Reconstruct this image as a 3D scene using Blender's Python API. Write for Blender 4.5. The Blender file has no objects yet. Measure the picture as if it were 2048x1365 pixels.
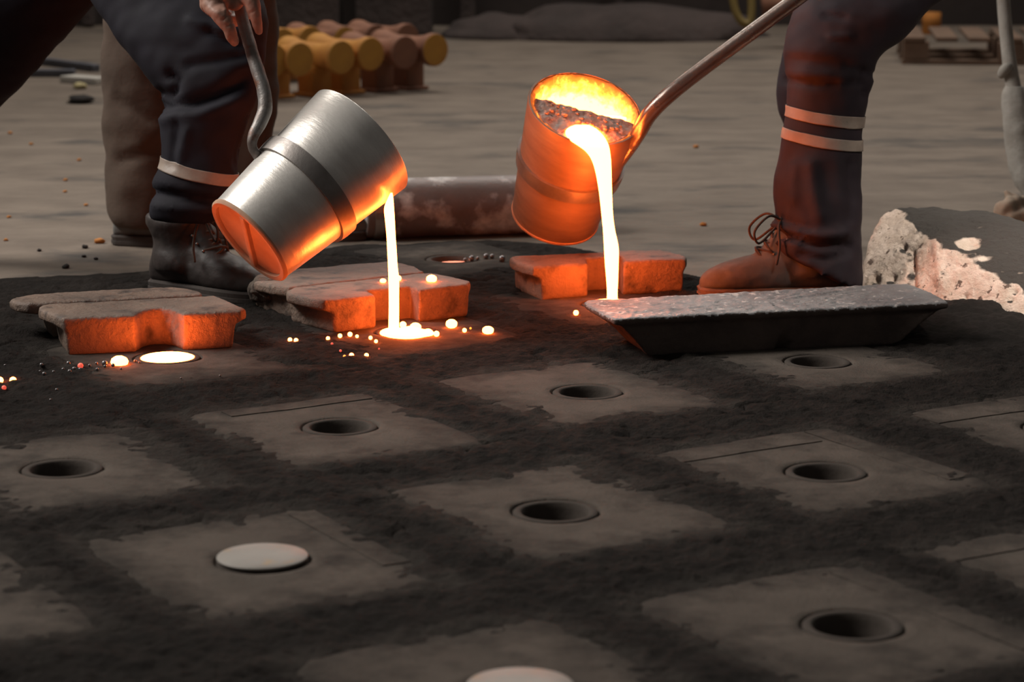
import bpy, bmesh, math, random
from mathutils import Vector, Matrix, noise

random.seed(7)
PI = math.pi
S = bpy.context.scene
COL = S.collection

# ------------------------------------------------------------------ camera
TILT = math.radians(11.2)
FPX = 4836.0
cam = bpy.data.cameras.new('camera')
cam.lens = FPX / 2048 * 36.0
cam.sensor_width = 36.0
cam.clip_start = 0.1
cam.clip_end = 100
cam.dof.use_dof = True
cam.dof.focus_distance = 5.0
cam.dof.aperture_fstop = 5.2
camo = bpy.data.objects.new('camera', cam)
camo.location = (0, 0, 1)
camo.rotation_euler = (PI / 2 - TILT, 0, 0)
COL.objects.link(camo)
S.camera = camo
CO = Vector((0, 0, 1))
FW = Vector((0, math.cos(TILT), -math.sin(TILT)))
UP = Vector((0, math.sin(TILT), math.cos(TILT)))
RT = Vector((1, 0, 0))

# ------------------------------------------------------------------ light
S.view_settings.view_transform = 'Standard'
S.view_settings.look = 'None'
S.view_settings.exposure = 0.0
S.view_settings.gamma = 1.0
S.view_settings.use_curve_mapping = False
W = bpy.data.worlds.new('hall_ambient')
S.world = W
W.use_nodes = True
W.node_tree.nodes['Background'].inputs[0].default_value = (1.0, 0.95, 0.9, 1)
W.node_tree.nodes['Background'].inputs[1].default_value = 0.065


def area(name, loc, target, sx, sy, power, color):
    l = bpy.data.lights.new(name, 'AREA')
    l.shape = 'RECTANGLE'
    l.size, l.size_y = sx, sy
    l.energy = power
    l.color = color
    o = bpy.data.objects.new(name, l)
    o.location = loc
    o.rotation_euler = (Vector(target) - Vector(loc)).to_track_quat('-Z', 'Y').to_euler()
    COL.objects.link(o)
    return o


area('roof_skylight', (0.5, 12.5, 6.5), (0.2, 8.0, 0), 7, 3.5, 430, (1.0, 0.94, 0.86))
sl = area('side_skylight', (-6.0, 5.9, 6.0), (0.0, 5.4, 0.4), 4.0, 2.2, 150, (1.0, 0.95, 0.89))
sl.data.spread = math.radians(80)
beam = area('block_beam', (3.4, 1.4, 7.0), (1.32, 5.60, 0.05), 0.3, 0.3, 4.6, (1.0, 0.93, 0.85))  # added narrow lamp, aimed to brighten the refractory block
beam.data.spread = math.radians(9)


# ------------------------------------------------------------------ projection helpers (pixel of the 2048 x 1365 photo -> world)
def ray(px, py):
    return FW + RT * ((px - 1024) / FPX) + UP * ((682.5 - py) / FPX)


def P(px, py, d):
    """point at camera depth d"""
    return CO + ray(px, py) * d


def G(px, py, z=0.0):
    """point on the horizontal plane z"""
    r = ray(px, py)
    return CO + r * ((z - CO.z) / r.z)


def proj(p):
    v = p - CO
    d = v.dot(FW)
    return 1024 + v.dot(RT) / d * FPX, 682.5 - v.dot(UP) / d * FPX


# ------------------------------------------------------------------ materials
def lk(nt, a, b):
    nt.links.new(a, b)


def mat(name, c1, c2=None, scale=6, rough=0.8, metal=0.0, bump=0.3, bscale=60, bdist=0.004, lo=0.35, hi=0.65,
        stretch=(1, 1, 1), c3=None, s3=2.0, lo3=0.5, hi3=0.7, rvar=0.0, spec=0.4, aniso=0.0, world=False):
    m = bpy.data.materials.new(name)
    m.use_nodes = True
    nt = m.node_tree
    b = nt.nodes['Principled BSDF']
    b.inputs['Roughness'].default_value = rough
    b.inputs['Metallic'].default_value = metal
    b.inputs['Specular IOR Level'].default_value = spec
    if aniso:
        b.inputs['Anisotropic'].default_value = aniso
    tc = nt.nodes.new('ShaderNodeTexCoord')
    mp = nt.nodes.new('ShaderNodeMapping')
    mp.inputs['Scale'].default_value = stretch
    if world:
        geo = nt.nodes.new('ShaderNodeNewGeometry')
        lk(nt, geo.outputs['Position'], mp.inputs[0])
    else:
        lk(nt, tc.outputs['Object'], mp.inputs[0])

    def nz(sc, det=8, ro=0.6):
        n = nt.nodes.new('ShaderNodeTexNoise')
        n.inputs['Scale'].default_value = sc
        n.inputs['Detail'].default_value = det
        n.inputs['Roughness'].default_value = ro
        lk(nt, mp.outputs[0], n.inputs['Vector'])
        return n

    def ramp(n, a, c):
        r = nt.nodes.new('ShaderNodeMapRange')
        r.inputs[1].default_value = a
        r.inputs[2].default_value = c
        lk(nt, n.outputs['Fac'], r.inputs[0])
        return r
    c2 = c2 or c1
    n1 = nz(scale)
    r1 = ramp(n1, lo, hi)
    mx = nt.nodes.new('ShaderNodeMix')
    mx.data_type = 'RGBA'
    mx.inputs['A'].default_value = (*c1, 1)
    mx.inputs['B'].default_value = (*c2, 1)
    lk(nt, r1.outputs[0], mx.inputs['Factor'])
    out = mx.outputs['Result']
    if c3:
        n3 = nz(s3, 6)
        r3 = ramp(n3, lo3, hi3)
        m3 = nt.nodes.new('ShaderNodeMix')
        m3.data_type = 'RGBA'
        lk(nt, r3.outputs[0], m3.inputs['Factor'])
        lk(nt, out, m3.inputs['A'])
        m3.inputs['B'].default_value = (*c3, 1)
        out = m3.outputs['Result']
    lk(nt, out, b.inputs['Base Color'])
    if rvar:
        rr = nt.nodes.new('ShaderNodeMapRange')
        rr.inputs[1].default_value = 0.3
        rr.inputs[2].default_value = 0.7
        rr.inputs[3].default_value = rough - rvar
        rr.inputs[4].default_value = rough + rvar
        lk(nt, n1.outputs['Fac'], rr.inputs[0])
        lk(nt, rr.outputs[0], b.inputs['Roughness'])
    if bump:
        nb = nz(bscale, 6, 0.65)
        bp = nt.nodes.new('ShaderNodeBump')
        bp.inputs['Strength'].default_value = bump
        bp.inputs['Distance'].default_value = bdist
        lk(nt, nb.outputs['Fac'], bp.inputs['Height'])
        lk(nt, bp.outputs[0], b.inputs['Normal'])
    return m


def cover(m, color, scale=22):
    """loose sand lying over the surface where the mesh attribute 'cover' says so, broken up by noise"""
    nt = m.node_tree
    b = nt.nodes['Principled BSDF']
    src = b.inputs['Base Color'].links[0].from_socket
    at = nt.nodes.new('ShaderNodeAttribute')
    at.attribute_name = 'cover'
    geo = nt.nodes.new('ShaderNodeNewGeometry')
    n = nt.nodes.new('ShaderNodeTexNoise')
    n.inputs['Scale'].default_value = scale
    n.inputs['Detail'].default_value = 9
    n.inputs['Roughness'].default_value = 0.68
    lk(nt, geo.outputs['Position'], n.inputs['Vector'])
    ad = nt.nodes.new('ShaderNodeMath')
    ad.operation = 'ADD'
    lk(nt, at.outputs['Fac'], ad.inputs[0])
    lk(nt, n.outputs['Fac'], ad.inputs[1])
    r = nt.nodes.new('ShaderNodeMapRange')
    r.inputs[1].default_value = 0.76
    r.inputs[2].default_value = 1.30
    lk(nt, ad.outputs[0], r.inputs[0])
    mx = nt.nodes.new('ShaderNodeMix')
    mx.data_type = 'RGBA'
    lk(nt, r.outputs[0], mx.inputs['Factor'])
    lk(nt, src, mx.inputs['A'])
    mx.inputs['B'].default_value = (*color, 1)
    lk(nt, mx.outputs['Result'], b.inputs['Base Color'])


def set_cover(me, vals):
    a = me.attributes.new('cover', 'FLOAT', 'POINT')
    a.data.foreach_set('value', vals)


def emat(name, color, strength):
    m = bpy.data.materials.new(name)
    m.use_nodes = True
    b = m.node_tree.nodes['Principled BSDF']
    b.inputs['Base Color'].default_value = (0.3, 0.2, 0.15, 1)
    b.inputs['Emission Color'].default_value = (*color, 1)
    b.inputs['Emission Strength'].default_value = strength
    return m


HOT = (1.0, 0.145, 0.021)
M = {}
M['melt'] = emat('molten_white_hot', HOT, 44)
M['bead_hot'] = emat('bead_white_hot', HOT, 40)
M['bead_orange'] = emat('bead_orange_hot', (1.0, 0.22, 0.02), 3.2)
M['pool_orange'] = emat('pool_orange_hot', (1.0, 0.19, 0.02), 16)
M['bead_red'] = emat('bead_red_hot', (1.0, 0.10, 0.06), 0.75)
M['ember'] = emat('cooling_metal', (1.0, 0.24, 0.12), 1.7)
M['bead_grey'] = mat('bead_cold_iron', (0.32, 0.30, 0.30), (0.14, 0.13, 0.13), 60, 0.32, 0.6, 0)
M['sand'] = mat('loose_black_sand', (0.0155, 0.013, 0.0114), (0.027, 0.022, 0.0192), 9, 0.95, 0, 1.0, 110, 0.010, c3=(0.013, 0.011, 0.010), s3=34, lo3=0.55, hi3=0.72, spec=0.1, world=True)
M['mold'] = mat('rammed_sand', (0.112, 0.092, 0.077), (0.083, 0.068, 0.057), 7, 0.95, 0, 0.7, 150, 0.004, c3=(0.045, 0.038, 0.033), s3=9, lo3=0.52, hi3=0.72, spec=0.12, world=True)
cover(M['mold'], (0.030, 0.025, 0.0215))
cover(M['sand'], (0.060, 0.051, 0.044), 16)
M['cup'] = mat('core_sand', (0.075, 0.062, 0.053), (0.055, 0.046, 0.040), 14, 0.95, 0, 0.4, 160, 0.002, spec=0.12)
M['floor'] = mat('worn_concrete', (0.205, 0.165, 0.132), (0.145, 0.115, 0.092), 5.0, 0.85, 0, 0.6, 25, 0.012, stretch=(0.65, 1, 1), c3=(0.075, 0.066, 0.060), s3=2.2, lo3=0.55, hi3=0.68, spec=0.25)
M['iron'] = mat('weight_cast_iron', (0.225, 0.155, 0.115), (0.14, 0.098, 0.075), 9, 0.6, 0.0, 0.9, 75, 0.006, c3=(0.06, 0.045, 0.038), s3=17, lo3=0.53, hi3=0.70, spec=0.5, world=True)
M['clay'] = mat('crumbly_clay', (0.16, 0.125, 0.10), (0.08, 0.06, 0.05), 30, 0.95, 0, 1.0, 60, 0.01)
M['ingot'] = mat('ingot_grey', (0.30, 0.29, 0.285), (0.19, 0.18, 0.18), 8, 0.55, 0.25, 0.8, 90, 0.004, c3=(0.60, 0.55, 0.52), s3=52, lo3=0.585, hi3=0.65, rvar=0.12, spec=0.6)  # pale specks paint the sparkle of the rough top into the colour
M['ingot_side'] = mat('ingot_shaded_side', (0.12, 0.088, 0.074), (0.075, 0.055, 0.048), 12, 0.8, 0, 0.7, 80, 0.004, spec=0.3)  # sides darker than the top skin; their shade is put into the colour
M['steel2'] = mat('ladle_steel_hot', (0.34, 0.24, 0.175), (0.23, 0.155, 0.115), 6, 0.5, 0.4, 0.22, 26, 0.004, stretch=(1, 1, 4), rvar=0.08, lo=0.3, hi=0.7)
M['baserust'] = mat('ladle_base_scale', (0.56, 0.36, 0.24), (0.42, 0.25, 0.16), 9, 0.8, 0, 0.3, 60, 0.002)
M['steel'] = mat('ladle_steel', (0.88, 0.84, 0.78), (0.66, 0.62, 0.575), 5, 0.36, 0.5, 0.22, 26, 0.004, stretch=(1, 1, 5), rvar=0.08, lo=0.3, hi=0.7)
M['band'] = mat('ladle_band', (0.34, 0.31, 0.29), (0.22, 0.195, 0.18), 12, 0.42, 0.75, 0.3, 50, 0.002, rvar=0.08)
M['rodm'] = mat('handle_iron', (0.33, 0.32, 0.31), (0.22, 0.18, 0.16), 18, 0.5, 0.5, 0.5, 70, 0.003, c3=(0.22, 0.10, 0.06), s3=22, lo3=0.55, hi3=0.66, rvar=0.1)
M['rodm2'] = mat('long_handle_iron', (0.40, 0.345, 0.31), (0.26, 0.21, 0.18), 10, 0.30, 0.85, 0.3, 70, 0.002, rvar=0.06, stretch=(1, 1, 1))
M['slag'] = mat('slag_skin', (0.76, 0.62, 0.55), (0.55, 0.40, 0.34), 30, 0.8, 0, 1.0, 60, 0.008, c3=(0.14, 0.08, 0.06), s3=55, lo3=0.58, hi3=0.68)
M['navy'] = mat('navy_cloth', (0.0125, 0.011, 0.0185), (0.008, 0.007, 0.012), 12, 0.8, 0, 0.25, 500, 0.001, spec=0.3)
M['maroon'] = mat('plum_cloth', (0.034, 0.0225, 0.028), (0.022, 0.015, 0.019), 8, 0.75, 0, 0.25, 500, 0.001, spec=0.3)
M['browncloth'] = mat('brown_cloth', (0.10, 0.068, 0.050), (0.07, 0.047, 0.034), 5, 0.9, 0, 0.3, 80, 0.004)
M['stripe'] = mat('reflective_tape', (0.36, 0.29, 0.235), (0.28, 0.22, 0.18), 20, 0.5, 0, 0.35, 90, 0.002, c3=(0.06, 0.045, 0.04), s3=60, lo3=0.66, hi3=0.72)
M['leather'] = mat('dark_leather', (0.046, 0.034, 0.031), (0.030, 0.023, 0.021), 14, 0.52, 0, 0.35, 60, 0.003, c3=(0.075, 0.06, 0.054), s3=9, lo3=0.55, hi3=0.75, spec=0.5)
M['suede'] = mat('dusty_suede', (0.165, 0.16, 0.15), (0.11, 0.107, 0.10), 10, 0.85, 0, 0.4, 120, 0.002, c3=(0.085, 0.08, 0.066), s3=8)
M['solem'] = mat('boot_rubber', (0.05, 0.04, 0.035), None, 10, 0.8, 0, 0.3, 80)
M['soletan'] = mat('boot_rubber_tan', (0.19, 0.13, 0.09), (0.12, 0.085, 0.06), 10, 0.8, 0, 0.3, 80)
M['lace'] = mat('lace_cord', (0.085, 0.055, 0.04), (0.05, 0.034, 0.026), 60, 0.8, 0, 0.4, 200, 0.001)
M['skin'] = mat('sooty_skin', (0.42, 0.225, 0.165), (0.30, 0.16, 0.115), 22, 0.55, 0, 0.4, 90, 0.002)
M['pipe'] = mat('pipe_rust', (0.15, 0.11, 0.098), (0.22, 0.165, 0.15), 6, 0.5, 0.1, 0.4, 40, 0.004, c3=(0.70, 0.65, 0.62), s3=9, lo3=0.50, hi3=0.68)
M['yellow'] = mat('yellow_paint', (0.52, 0.24, 0.045), (0.42, 0.17, 0.04), 5, 0.7, 0, 0.2, 30)
M['ochre'] = mat('yellow_paint_face', (0.55, 0.28, 0.045), (0.42, 0.20, 0.04), 5, 0.75, 0, 0.2, 30)
M['rustpaint'] = mat('rust_paint', (0.27, 0.12, 0.07), (0.19, 0.085, 0.055), 5, 0.75, 0, 0.2, 30)
M['wall'] = mat('sooty_wall', (0.035, 0.027, 0.025), (0.05, 0.037, 0.033), 0.8, 0.9, 0, 0.3, 8, 0.02, c3=(0.085, 0.06, 0.055), s3=0.7, lo3=0.58, hi3=0.8)
M['mound'] = mat('dark_mound', (0.05, 0.038, 0.035), (0.075, 0.055, 0.05), 3, 0.95, 0, 0.8, 12, 0.03)
M['timber'] = mat('pallet_timber', (0.20, 0.125, 0.085), (0.13, 0.085, 0.06), 4, 0.85, 0, 0.3, 30)
M['greybar'] = mat('grey_bar', (0.13, 0.13, 0.15), (0.09, 0.09, 0.105), 5, 0.6, 0.2, 0.2)
M['paper'] = mat('pale_board', (0.55, 0.52, 0.47), (0.45, 0.42, 0.38), 6, 0.9)
M['chip'] = mat('orange_chip', (0.52, 0.20, 0.04), (0.40, 0.15, 0.035), 12, 0.8)
M['cream'] = mat('cream_lump', (0.5, 0.42, 0.22), (0.36, 0.3, 0.16), 12, 0.9)
M['clod'] = mat('black_clod', (0.02, 0.017, 0.016), (0.035, 0.03, 0.027), 20, 0.95)
M['disc'] = mat('cover_disc', (0.30, 0.275, 0.245), (0.25, 0.225, 0.20), 8, 0.6, 0.15, 0.15, 60, 0.001, c3=(0.42, 0.24, 0.08), s3=16, lo3=0.60, hi3=0.72, spec=0.5)
M['tool'] = mat('mortar_crusted', (0.27, 0.245, 0.215), (0.36, 0.335, 0.30), 12, 0.85, 0, 0.6, 40, 0.006, c3=(0.42, 0.39, 0.36), s3=7, lo3=0.62, hi3=0.74)
M['rag'] = mat('rag_cloth', (0.30, 0.23, 0.17), (0.20, 0.15, 0.11), 12, 0.9, 0, 0.4, 60)
M['ragdark'] = mat('dark_leather_scrap', (0.05, 0.035, 0.028), (0.08, 0.05, 0.035), 12, 0.7, 0, 0.4, 60)
M['hose'] = mat('yellow_hose', (0.20, 0.14, 0.04), None, 12, 0.6)


def rock_mat():
    m = mat('refractory', (0.66, 0.54, 0.45), (0.50, 0.39, 0.31), 26, 0.95, 0, 1.0, 55, 0.012, c3=(0.13, 0.09, 0.07), s3=42, lo3=0.615, hi3=0.65, lo=0.3, hi=0.6, spec=0.2)
    nt = m.node_tree
    b = nt.nodes['Principled BSDF']
    src = b.inputs['Base Color'].links[0].from_socket
    tc = [n for n in nt.nodes if n.type == 'TEX_COORD'][0]
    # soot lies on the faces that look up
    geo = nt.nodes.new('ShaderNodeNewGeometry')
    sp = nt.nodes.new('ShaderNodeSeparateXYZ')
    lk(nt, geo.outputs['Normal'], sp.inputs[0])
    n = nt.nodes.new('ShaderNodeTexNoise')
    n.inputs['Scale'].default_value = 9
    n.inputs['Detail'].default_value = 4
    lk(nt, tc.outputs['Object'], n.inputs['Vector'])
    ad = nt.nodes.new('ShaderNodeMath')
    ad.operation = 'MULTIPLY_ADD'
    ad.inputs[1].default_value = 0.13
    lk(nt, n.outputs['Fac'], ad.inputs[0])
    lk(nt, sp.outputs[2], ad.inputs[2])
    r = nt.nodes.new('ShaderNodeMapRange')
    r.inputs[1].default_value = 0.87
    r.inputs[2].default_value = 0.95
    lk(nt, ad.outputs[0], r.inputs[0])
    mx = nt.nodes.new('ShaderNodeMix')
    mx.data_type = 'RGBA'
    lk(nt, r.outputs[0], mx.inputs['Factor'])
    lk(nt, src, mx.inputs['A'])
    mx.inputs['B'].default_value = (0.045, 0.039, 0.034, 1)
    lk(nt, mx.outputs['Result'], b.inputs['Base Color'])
    return m


def lining_mat(name, s_lo, s_hi):
    """refractory lining hot enough to glow, cooler in its pits and towards the rim (local z)"""
    m = bpy.data.materials.new(name)
    m.use_nodes = True
    nt = m.node_tree
    b = nt.nodes['Principled BSDF']
    b.inputs['Base Color'].default_value = (0.25, 0.15, 0.1, 1)
    b.inputs['Roughness'].default_value = 0.9
    tc = nt.nodes.new('ShaderNodeTexCoord')
    n = nt.nodes.new('ShaderNodeTexNoise')
    n.inputs['Scale'].default_value = 42
    n.inputs['Detail'].default_value = 6
    n.inputs['Roughness'].default_value = 0.65
    lk(nt, tc.outputs['Object'], n.inputs['Vector'])
    sp = nt.nodes.new('ShaderNodeSeparateXYZ')
    lk(nt, tc.outputs['Object'], sp.inputs[0])
    zr = nt.nodes.new('ShaderNodeMapRange')
    zr.inputs[1].default_value = 0.335
    zr.inputs[2].default_value = 0.20
    zr.inputs[3].default_value = -0.22
    zr.inputs[4].default_value = 1.0
    lk(nt, sp.outputs[2], zr.inputs[0])
    ad = nt.nodes.new('ShaderNodeMath')
    ad.operation = 'ADD'
    lk(nt, n.outputs['Fac'], ad.inputs[0])
    lk(nt, zr.outputs[0], ad.inputs[1])
    r = nt.nodes.new('ShaderNodeMapRange')
    r.inputs[1].default_value = 0.30
    r.inputs[2].default_value = 0.85
    lk(nt, ad.outputs[0], r.inputs[0])
    pw = nt.nodes.new('ShaderNodeMath')
    pw.operation = 'POWER'
    pw.inputs[1].default_value = 2.4
    lk(nt, r.outputs[0], pw.inputs[0])
    st = nt.nodes.new('ShaderNodeMapRange')
    st.inputs[3].default_value = s_lo
    st.inputs[4].default_value = s_hi
    lk(nt, pw.outputs[0], st.inputs[0])
    b.inputs['Emission Color'].default_value = (1.0, 0.19, 0.018, 1)
    lk(nt, st.outputs[0], b.inputs['Emission Strength'])
    return m


M['rock'] = rock_mat()
M['lining'] = lining_mat('glowing_lining', 0.5, 42)


# ------------------------------------------------------------------ object helpers
def link(o, parent=None):
    COL.objects.link(o)
    if parent is not None:
        o.parent = parent
    return o


def tag(o, label=None, cat=None, group=None, kind=None):
    if label:
        o['label'] = label
    if cat:
        o['category'] = cat
    if group:
        o['group'] = group
    if kind:
        o['kind'] = kind
    return o


def thing(name, label, cat, loc=(0, 0, 0), group=None):
    o = bpy.data.objects.new(name, None)
    o.empty_display_size = 0.05
    o.location = loc
    link(o)
    return tag(o, label, cat, group)


def fin(name, me, m, parent=None, smooth=True, loc=None):
    """link mesh data given in world coordinates; re-centre it on the parent or on loc"""
    org = None
    if parent is not None:
        org = parent.matrix_basis.translation.copy()
        p2 = parent.parent
        while p2 is not None:
            org += p2.matrix_basis.translation
            p2 = p2.parent
    elif loc is not None:
        org = Vector(loc)
    if org is not None:
        me.transform(Matrix.Translation(-org))
    if smooth:
        me.polygons.foreach_set('use_smooth', [True] * len(me.polygons))
    if m is not None:
        me.materials.clear()
        me.materials.append(m)
    me.update()
    o = bpy.data.objects.new(name, me)
    link(o, parent)
    if parent is None and loc is not None:
        o.location = loc
    return o


def from_bm(bm, name='mesh'):
    me = bpy.data.meshes.new(name)
    bmesh.ops.recalc_face_normals(bm, faces=bm.faces)
    bm.to_mesh(me)
    bm.free()
    return me


def obj(name, bm, m, parent=None, smooth=True, loc=None):
    return fin(name, from_bm(bm, name), m, parent, smooth, loc)


def crom(pts, n):
    """Catmull-Rom through equal-length tuples"""
    out = []
    k = len(pts)
    for i in range(k - 1):
        p0, p1, p2, p3 = pts[max(i - 1, 0)], pts[i], pts[i + 1], pts[min(i + 2, k - 1)]
        for j in range(n):
            t = j / n
            out.append(tuple(0.5 * (2 * b + (c - a) * t + (2 * a - 5 * b + 4 * c - d) * t * t + (3 * b - a - 3 * c + d) * t ** 3)
                             for a, b, c, d in zip(p0, p1, p2, p3)))
    out.append(tuple(pts[-1]))
    return out


def add_rings(bm, rings, cap=True):
    vs = [[bm.verts.new(p) for p in r] for r in rings]
    n = len(vs[0])
    for a, b in zip(vs, vs[1:]):
        for i in range(n):
            bm.faces.new((a[i], a[(i + 1) % n], b[(i + 1) % n], b[i]))
    if cap:
        bm.faces.new(vs[0])
        bm.faces.new(list(reversed(vs[-1])))


def add_tube(bm, pts, radii, seg=14, sub=5, round_end=True):
    """tapered tube through world points; radii one per point"""
    data = crom([(*p, r) for p, r in zip(pts, radii)], sub)
    ps = [Vector(d[:3]) for d in data]
    rs = [max(d[3], 0.0004) for d in data]
    t0 = (ps[1] - ps[0]).normalized()
    up = Vector((0, 0, 1)) if abs(t0.z) < 0.9 else Vector((1, 0, 0))
    nrm = t0.cross(up).normalized()
    rings = []

    def ring(p, r):
        return [p + (nrm * math.cos(2 * PI * i / seg) + bi * math.sin(2 * PI * i / seg)) * r for i in range(seg)]
    for i, p in enumerate(ps):
        t = (ps[min(i + 1, len(ps) - 1)] - ps[max(i - 1, 0)]).normalized()
        nrm = (nrm - t * nrm.dot(t)).normalized()
        bi = t.cross(nrm)
        if i == 0 and round_end:
            for a in (80, 60, 35, 15):
                rings.append(ring(p - t * rs[0] * math.sin(math.radians(a)), rs[0] * math.cos(math.radians(a))))
        rings.append(ring(p, rs[i]))
        if i == len(ps) - 1 and round_end:
            for a in (15, 35, 60, 80):
                rings.append(ring(p + t * rs[i] * math.sin(math.radians(a)), rs[i] * math.cos(math.radians(a))))
    add_rings(bm, rings)


def px_rings(rows, seg=36, sub=5):
    """rows: (left px, left py, right px, right py, depth, depth factor) -> rings round a limb"""
    out = []
    for lx, ly, rx, ry, d, f in crom(rows, sub):
        a, b = P(lx, ly, d), P(rx, ry, d)
        c, w = (a + b) / 2, (b - a) / 2
        dv = Vector((0, 1, 0)) * w.length * f
        ax = w.normalized()
        dv = dv - ax * dv.dot(ax)
        out.append([c + w * math.cos(2 * PI * i / seg) + dv * math.sin(2 * PI * i / seg) for i in range(seg)])
    return out


def remesh(bm, voxel, smooth_it=6, fac=0.5):
    """union of overlapping closed shapes as one continuous surface"""
    me = from_bm(bm, 'union')
    o = bpy.data.objects.new('union', me)
    COL.objects.link(o)
    r = o.modifiers.new('r', 'REMESH')
    r.mode = 'VOXEL'
    r.voxel_size = voxel
    if smooth_it:
        s = o.modifiers.new('s', 'SMOOTH')
        s.factor = fac
        s.iterations = smooth_it
    dg = bpy.context.evaluated_depsgraph_get()
    dg.update()
    me2 = bpy.data.meshes.new_from_object(o.evaluated_get(dg))
    bpy.data.objects.remove(o)
    bpy.data.meshes.remove(me)
    return me2


def displace(me, fn):
    me.update()
    nor = [v.normal.copy() for v in me.vertices]
    for v, n in zip(me.vertices, nor):
        v.co += n * fn(v.co, n)
    me.update()


def fbm(p, s, o=4):
    return noise.fractal(p * s, 1.0, 2.0, o)


def seg_dist(p, a, b):
    ax, ay = a
    bx, by = b
    dx, dy = bx - ax, by - ay
    t = max(0, min(1, ((p[0] - ax) * dx + (p[1] - ay) * dy) / (dx * dx + dy * dy + 1e-9)))
    return math.hypot(p[0] - ax - dx * t, p[1] - ay - dy * t)


def folds(me, creases, wr=0.004, ws=9.0):
    """cloth wrinkles: broad noise and creases drawn along polylines on the camera side of the cloth"""
    def fn(co, n):
        v = wr * noise.noise(Vector((co.x * ws, co.y * ws, co.z * ws * 1.6)))
        v += wr * 0.5 * noise.noise(Vector((co.x * ws * 2.7, co.y * ws * 2.7, co.z * ws * 3)) + Vector((9, 2, 5)))
        if n.y < 0.35:
            q = proj(co)
            for pl, amp, sg in creases:
                dd = min(seg_dist(q, a, b) for a, b in zip(pl, pl[1:]))
                if dd < sg * 3:
                    v += amp * math.exp(-(dd / sg) ** 2)
        return v
    displace(me, fn)


def lathe_bm(bm, prof, seg=48, mtx=None, close=False):
    """prof: (r, z) pairs"""
    rings = []
    for r, z in prof:
        rings.append([(mtx @ Vector((r * math.cos(2 * PI * i / seg), r * math.sin(2 * PI * i / seg), z))) if mtx else
                      Vector((r * math.cos(2 * PI * i / seg), r * math.sin(2 * PI * i / seg), z)) for i in range(seg)])
    if close:
        rings.append(rings[0])
        vs = [[bm.verts.new(p) for p in r] for r in rings[:-1]]
        vs.append(vs[0])
        for a, b in zip(vs, vs[1:]):
            for i in range(seg):
                bm.faces.new((a[i], a[(i + 1) % seg], b[(i + 1) % seg], b[i]))
    else:
        add_rings(bm, rings, True)


def box_bm(bm, c, sx, sy, sz, bev=0.004, mtx=None):
    r = bmesh.ops.create_cube(bm, size=1)
    vs = r['verts']
    for v in vs:
        v.co = Vector((v.co.x * sx, v.co.y * sy, v.co.z * sz))
    if bev:
        es = list({e for v in vs for e in v.link_edges})
        rb = bmesh.ops.bevel(bm, geom=es, offset=bev, segments=2, affect='EDGES', profile=0.5)
        vs = list({v for f in rb['faces'] for v in f.verts} | {v for v in vs if v.is_valid})
    mm = mtx if mtx is not None else Matrix.Identity(4)
    for v in vs:
        v.co = mm @ v.co + Vector(c)


def blob_bm(bm, c, r, sub=2, sq=(1, 1, 1), amp=0.0, sc=30):
    rr = bmesh.ops.create_icosphere(bm, subdivisions=sub, radius=1)
    for v in rr['verts']:
        k = 1 + amp * noise.noise(v.co * 1.7 + Vector(c) * sc)
        v.co = Vector((v.co.x * sq[0], v.co.y * sq[1], v.co.z * sq[2])) * r * k + Vector(c)


# ------------------------------------------------------------------ the setting
UA = Vector((0.862, 0.507, 0))      # the rows of moulds run this way
VA = Vector((0.507, -0.862, 0))
MOLDS = [  # key, pixel of the cup, label, (half u, half v), offset of the block
    ('A', (1635, 728), 'empty sand mould right in front of the long grey ingot'),
    ('B', (1175, 789), 'empty sand mould with open cup left of and just below the long ingot'),
    ('C', (680, 859), 'empty sand mould with open cup below the middle pour and its scattered beads'),
    ('D', (125, 943), 'empty sand mould with open cup nearest the left edge of the photo'),
    ('E', (1652, 950), 'empty sand mould with two straight scored lines, open cup right of photo centre'),
    ('F', (1111, 1029), 'empty sand mould with open cup between the covered mould and the scored one'),
    ('G', (525, 1127), 'sand mould whose cup is hidden under a whole pale disc'),
    ('H', (1705, 1258), 'nearest empty sand mould, with the largest open cup, lower right'),
    ('I', (1040, 1388), 'sand mould cut by the bottom edge, cup hidden under a pale disc'),
    ('J', (2122, 862), 'sand mould at the right edge, only the rim of its cup in view'),
    ('L', (335, 720), 'sand mould filled to the brim, in front of the left weights'),
    ('M', (812, 668), 'sand mould being filled by the left ladle'),
    ('O', (1222, 613), 'sand mould being filled by the right ladle'),
    ('N', (905, 522), 'sand mould with a sunken dull red pool, behind the middle weights'),
    ('Q', (487, 562), 'sand mould by the dark boot toe, half hidden under the left ladle'),
    ('K', (2255, 1150), 'sand mould at the right edge, only its left corner in view'),
    ('R', (-150, 1215), 'sand mould at the lower left corner, only its edge in view'),
]
mpos = {k: G(*p) for k, p, l in MOLDS}
HU, HV = 0.20, 0.25
CUPR = 0.068


def mold_sd(k, x, y):
    c = mpos[k]
    dx, dy = x - c.x - MOFF[k].x, y - c.y - MOFF[k].y
    a, b = dx * UA.x + dy * UA.y, dx * VA.x + dy * VA.y
    return max(abs(a) - HU, abs(b) - HV)


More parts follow.
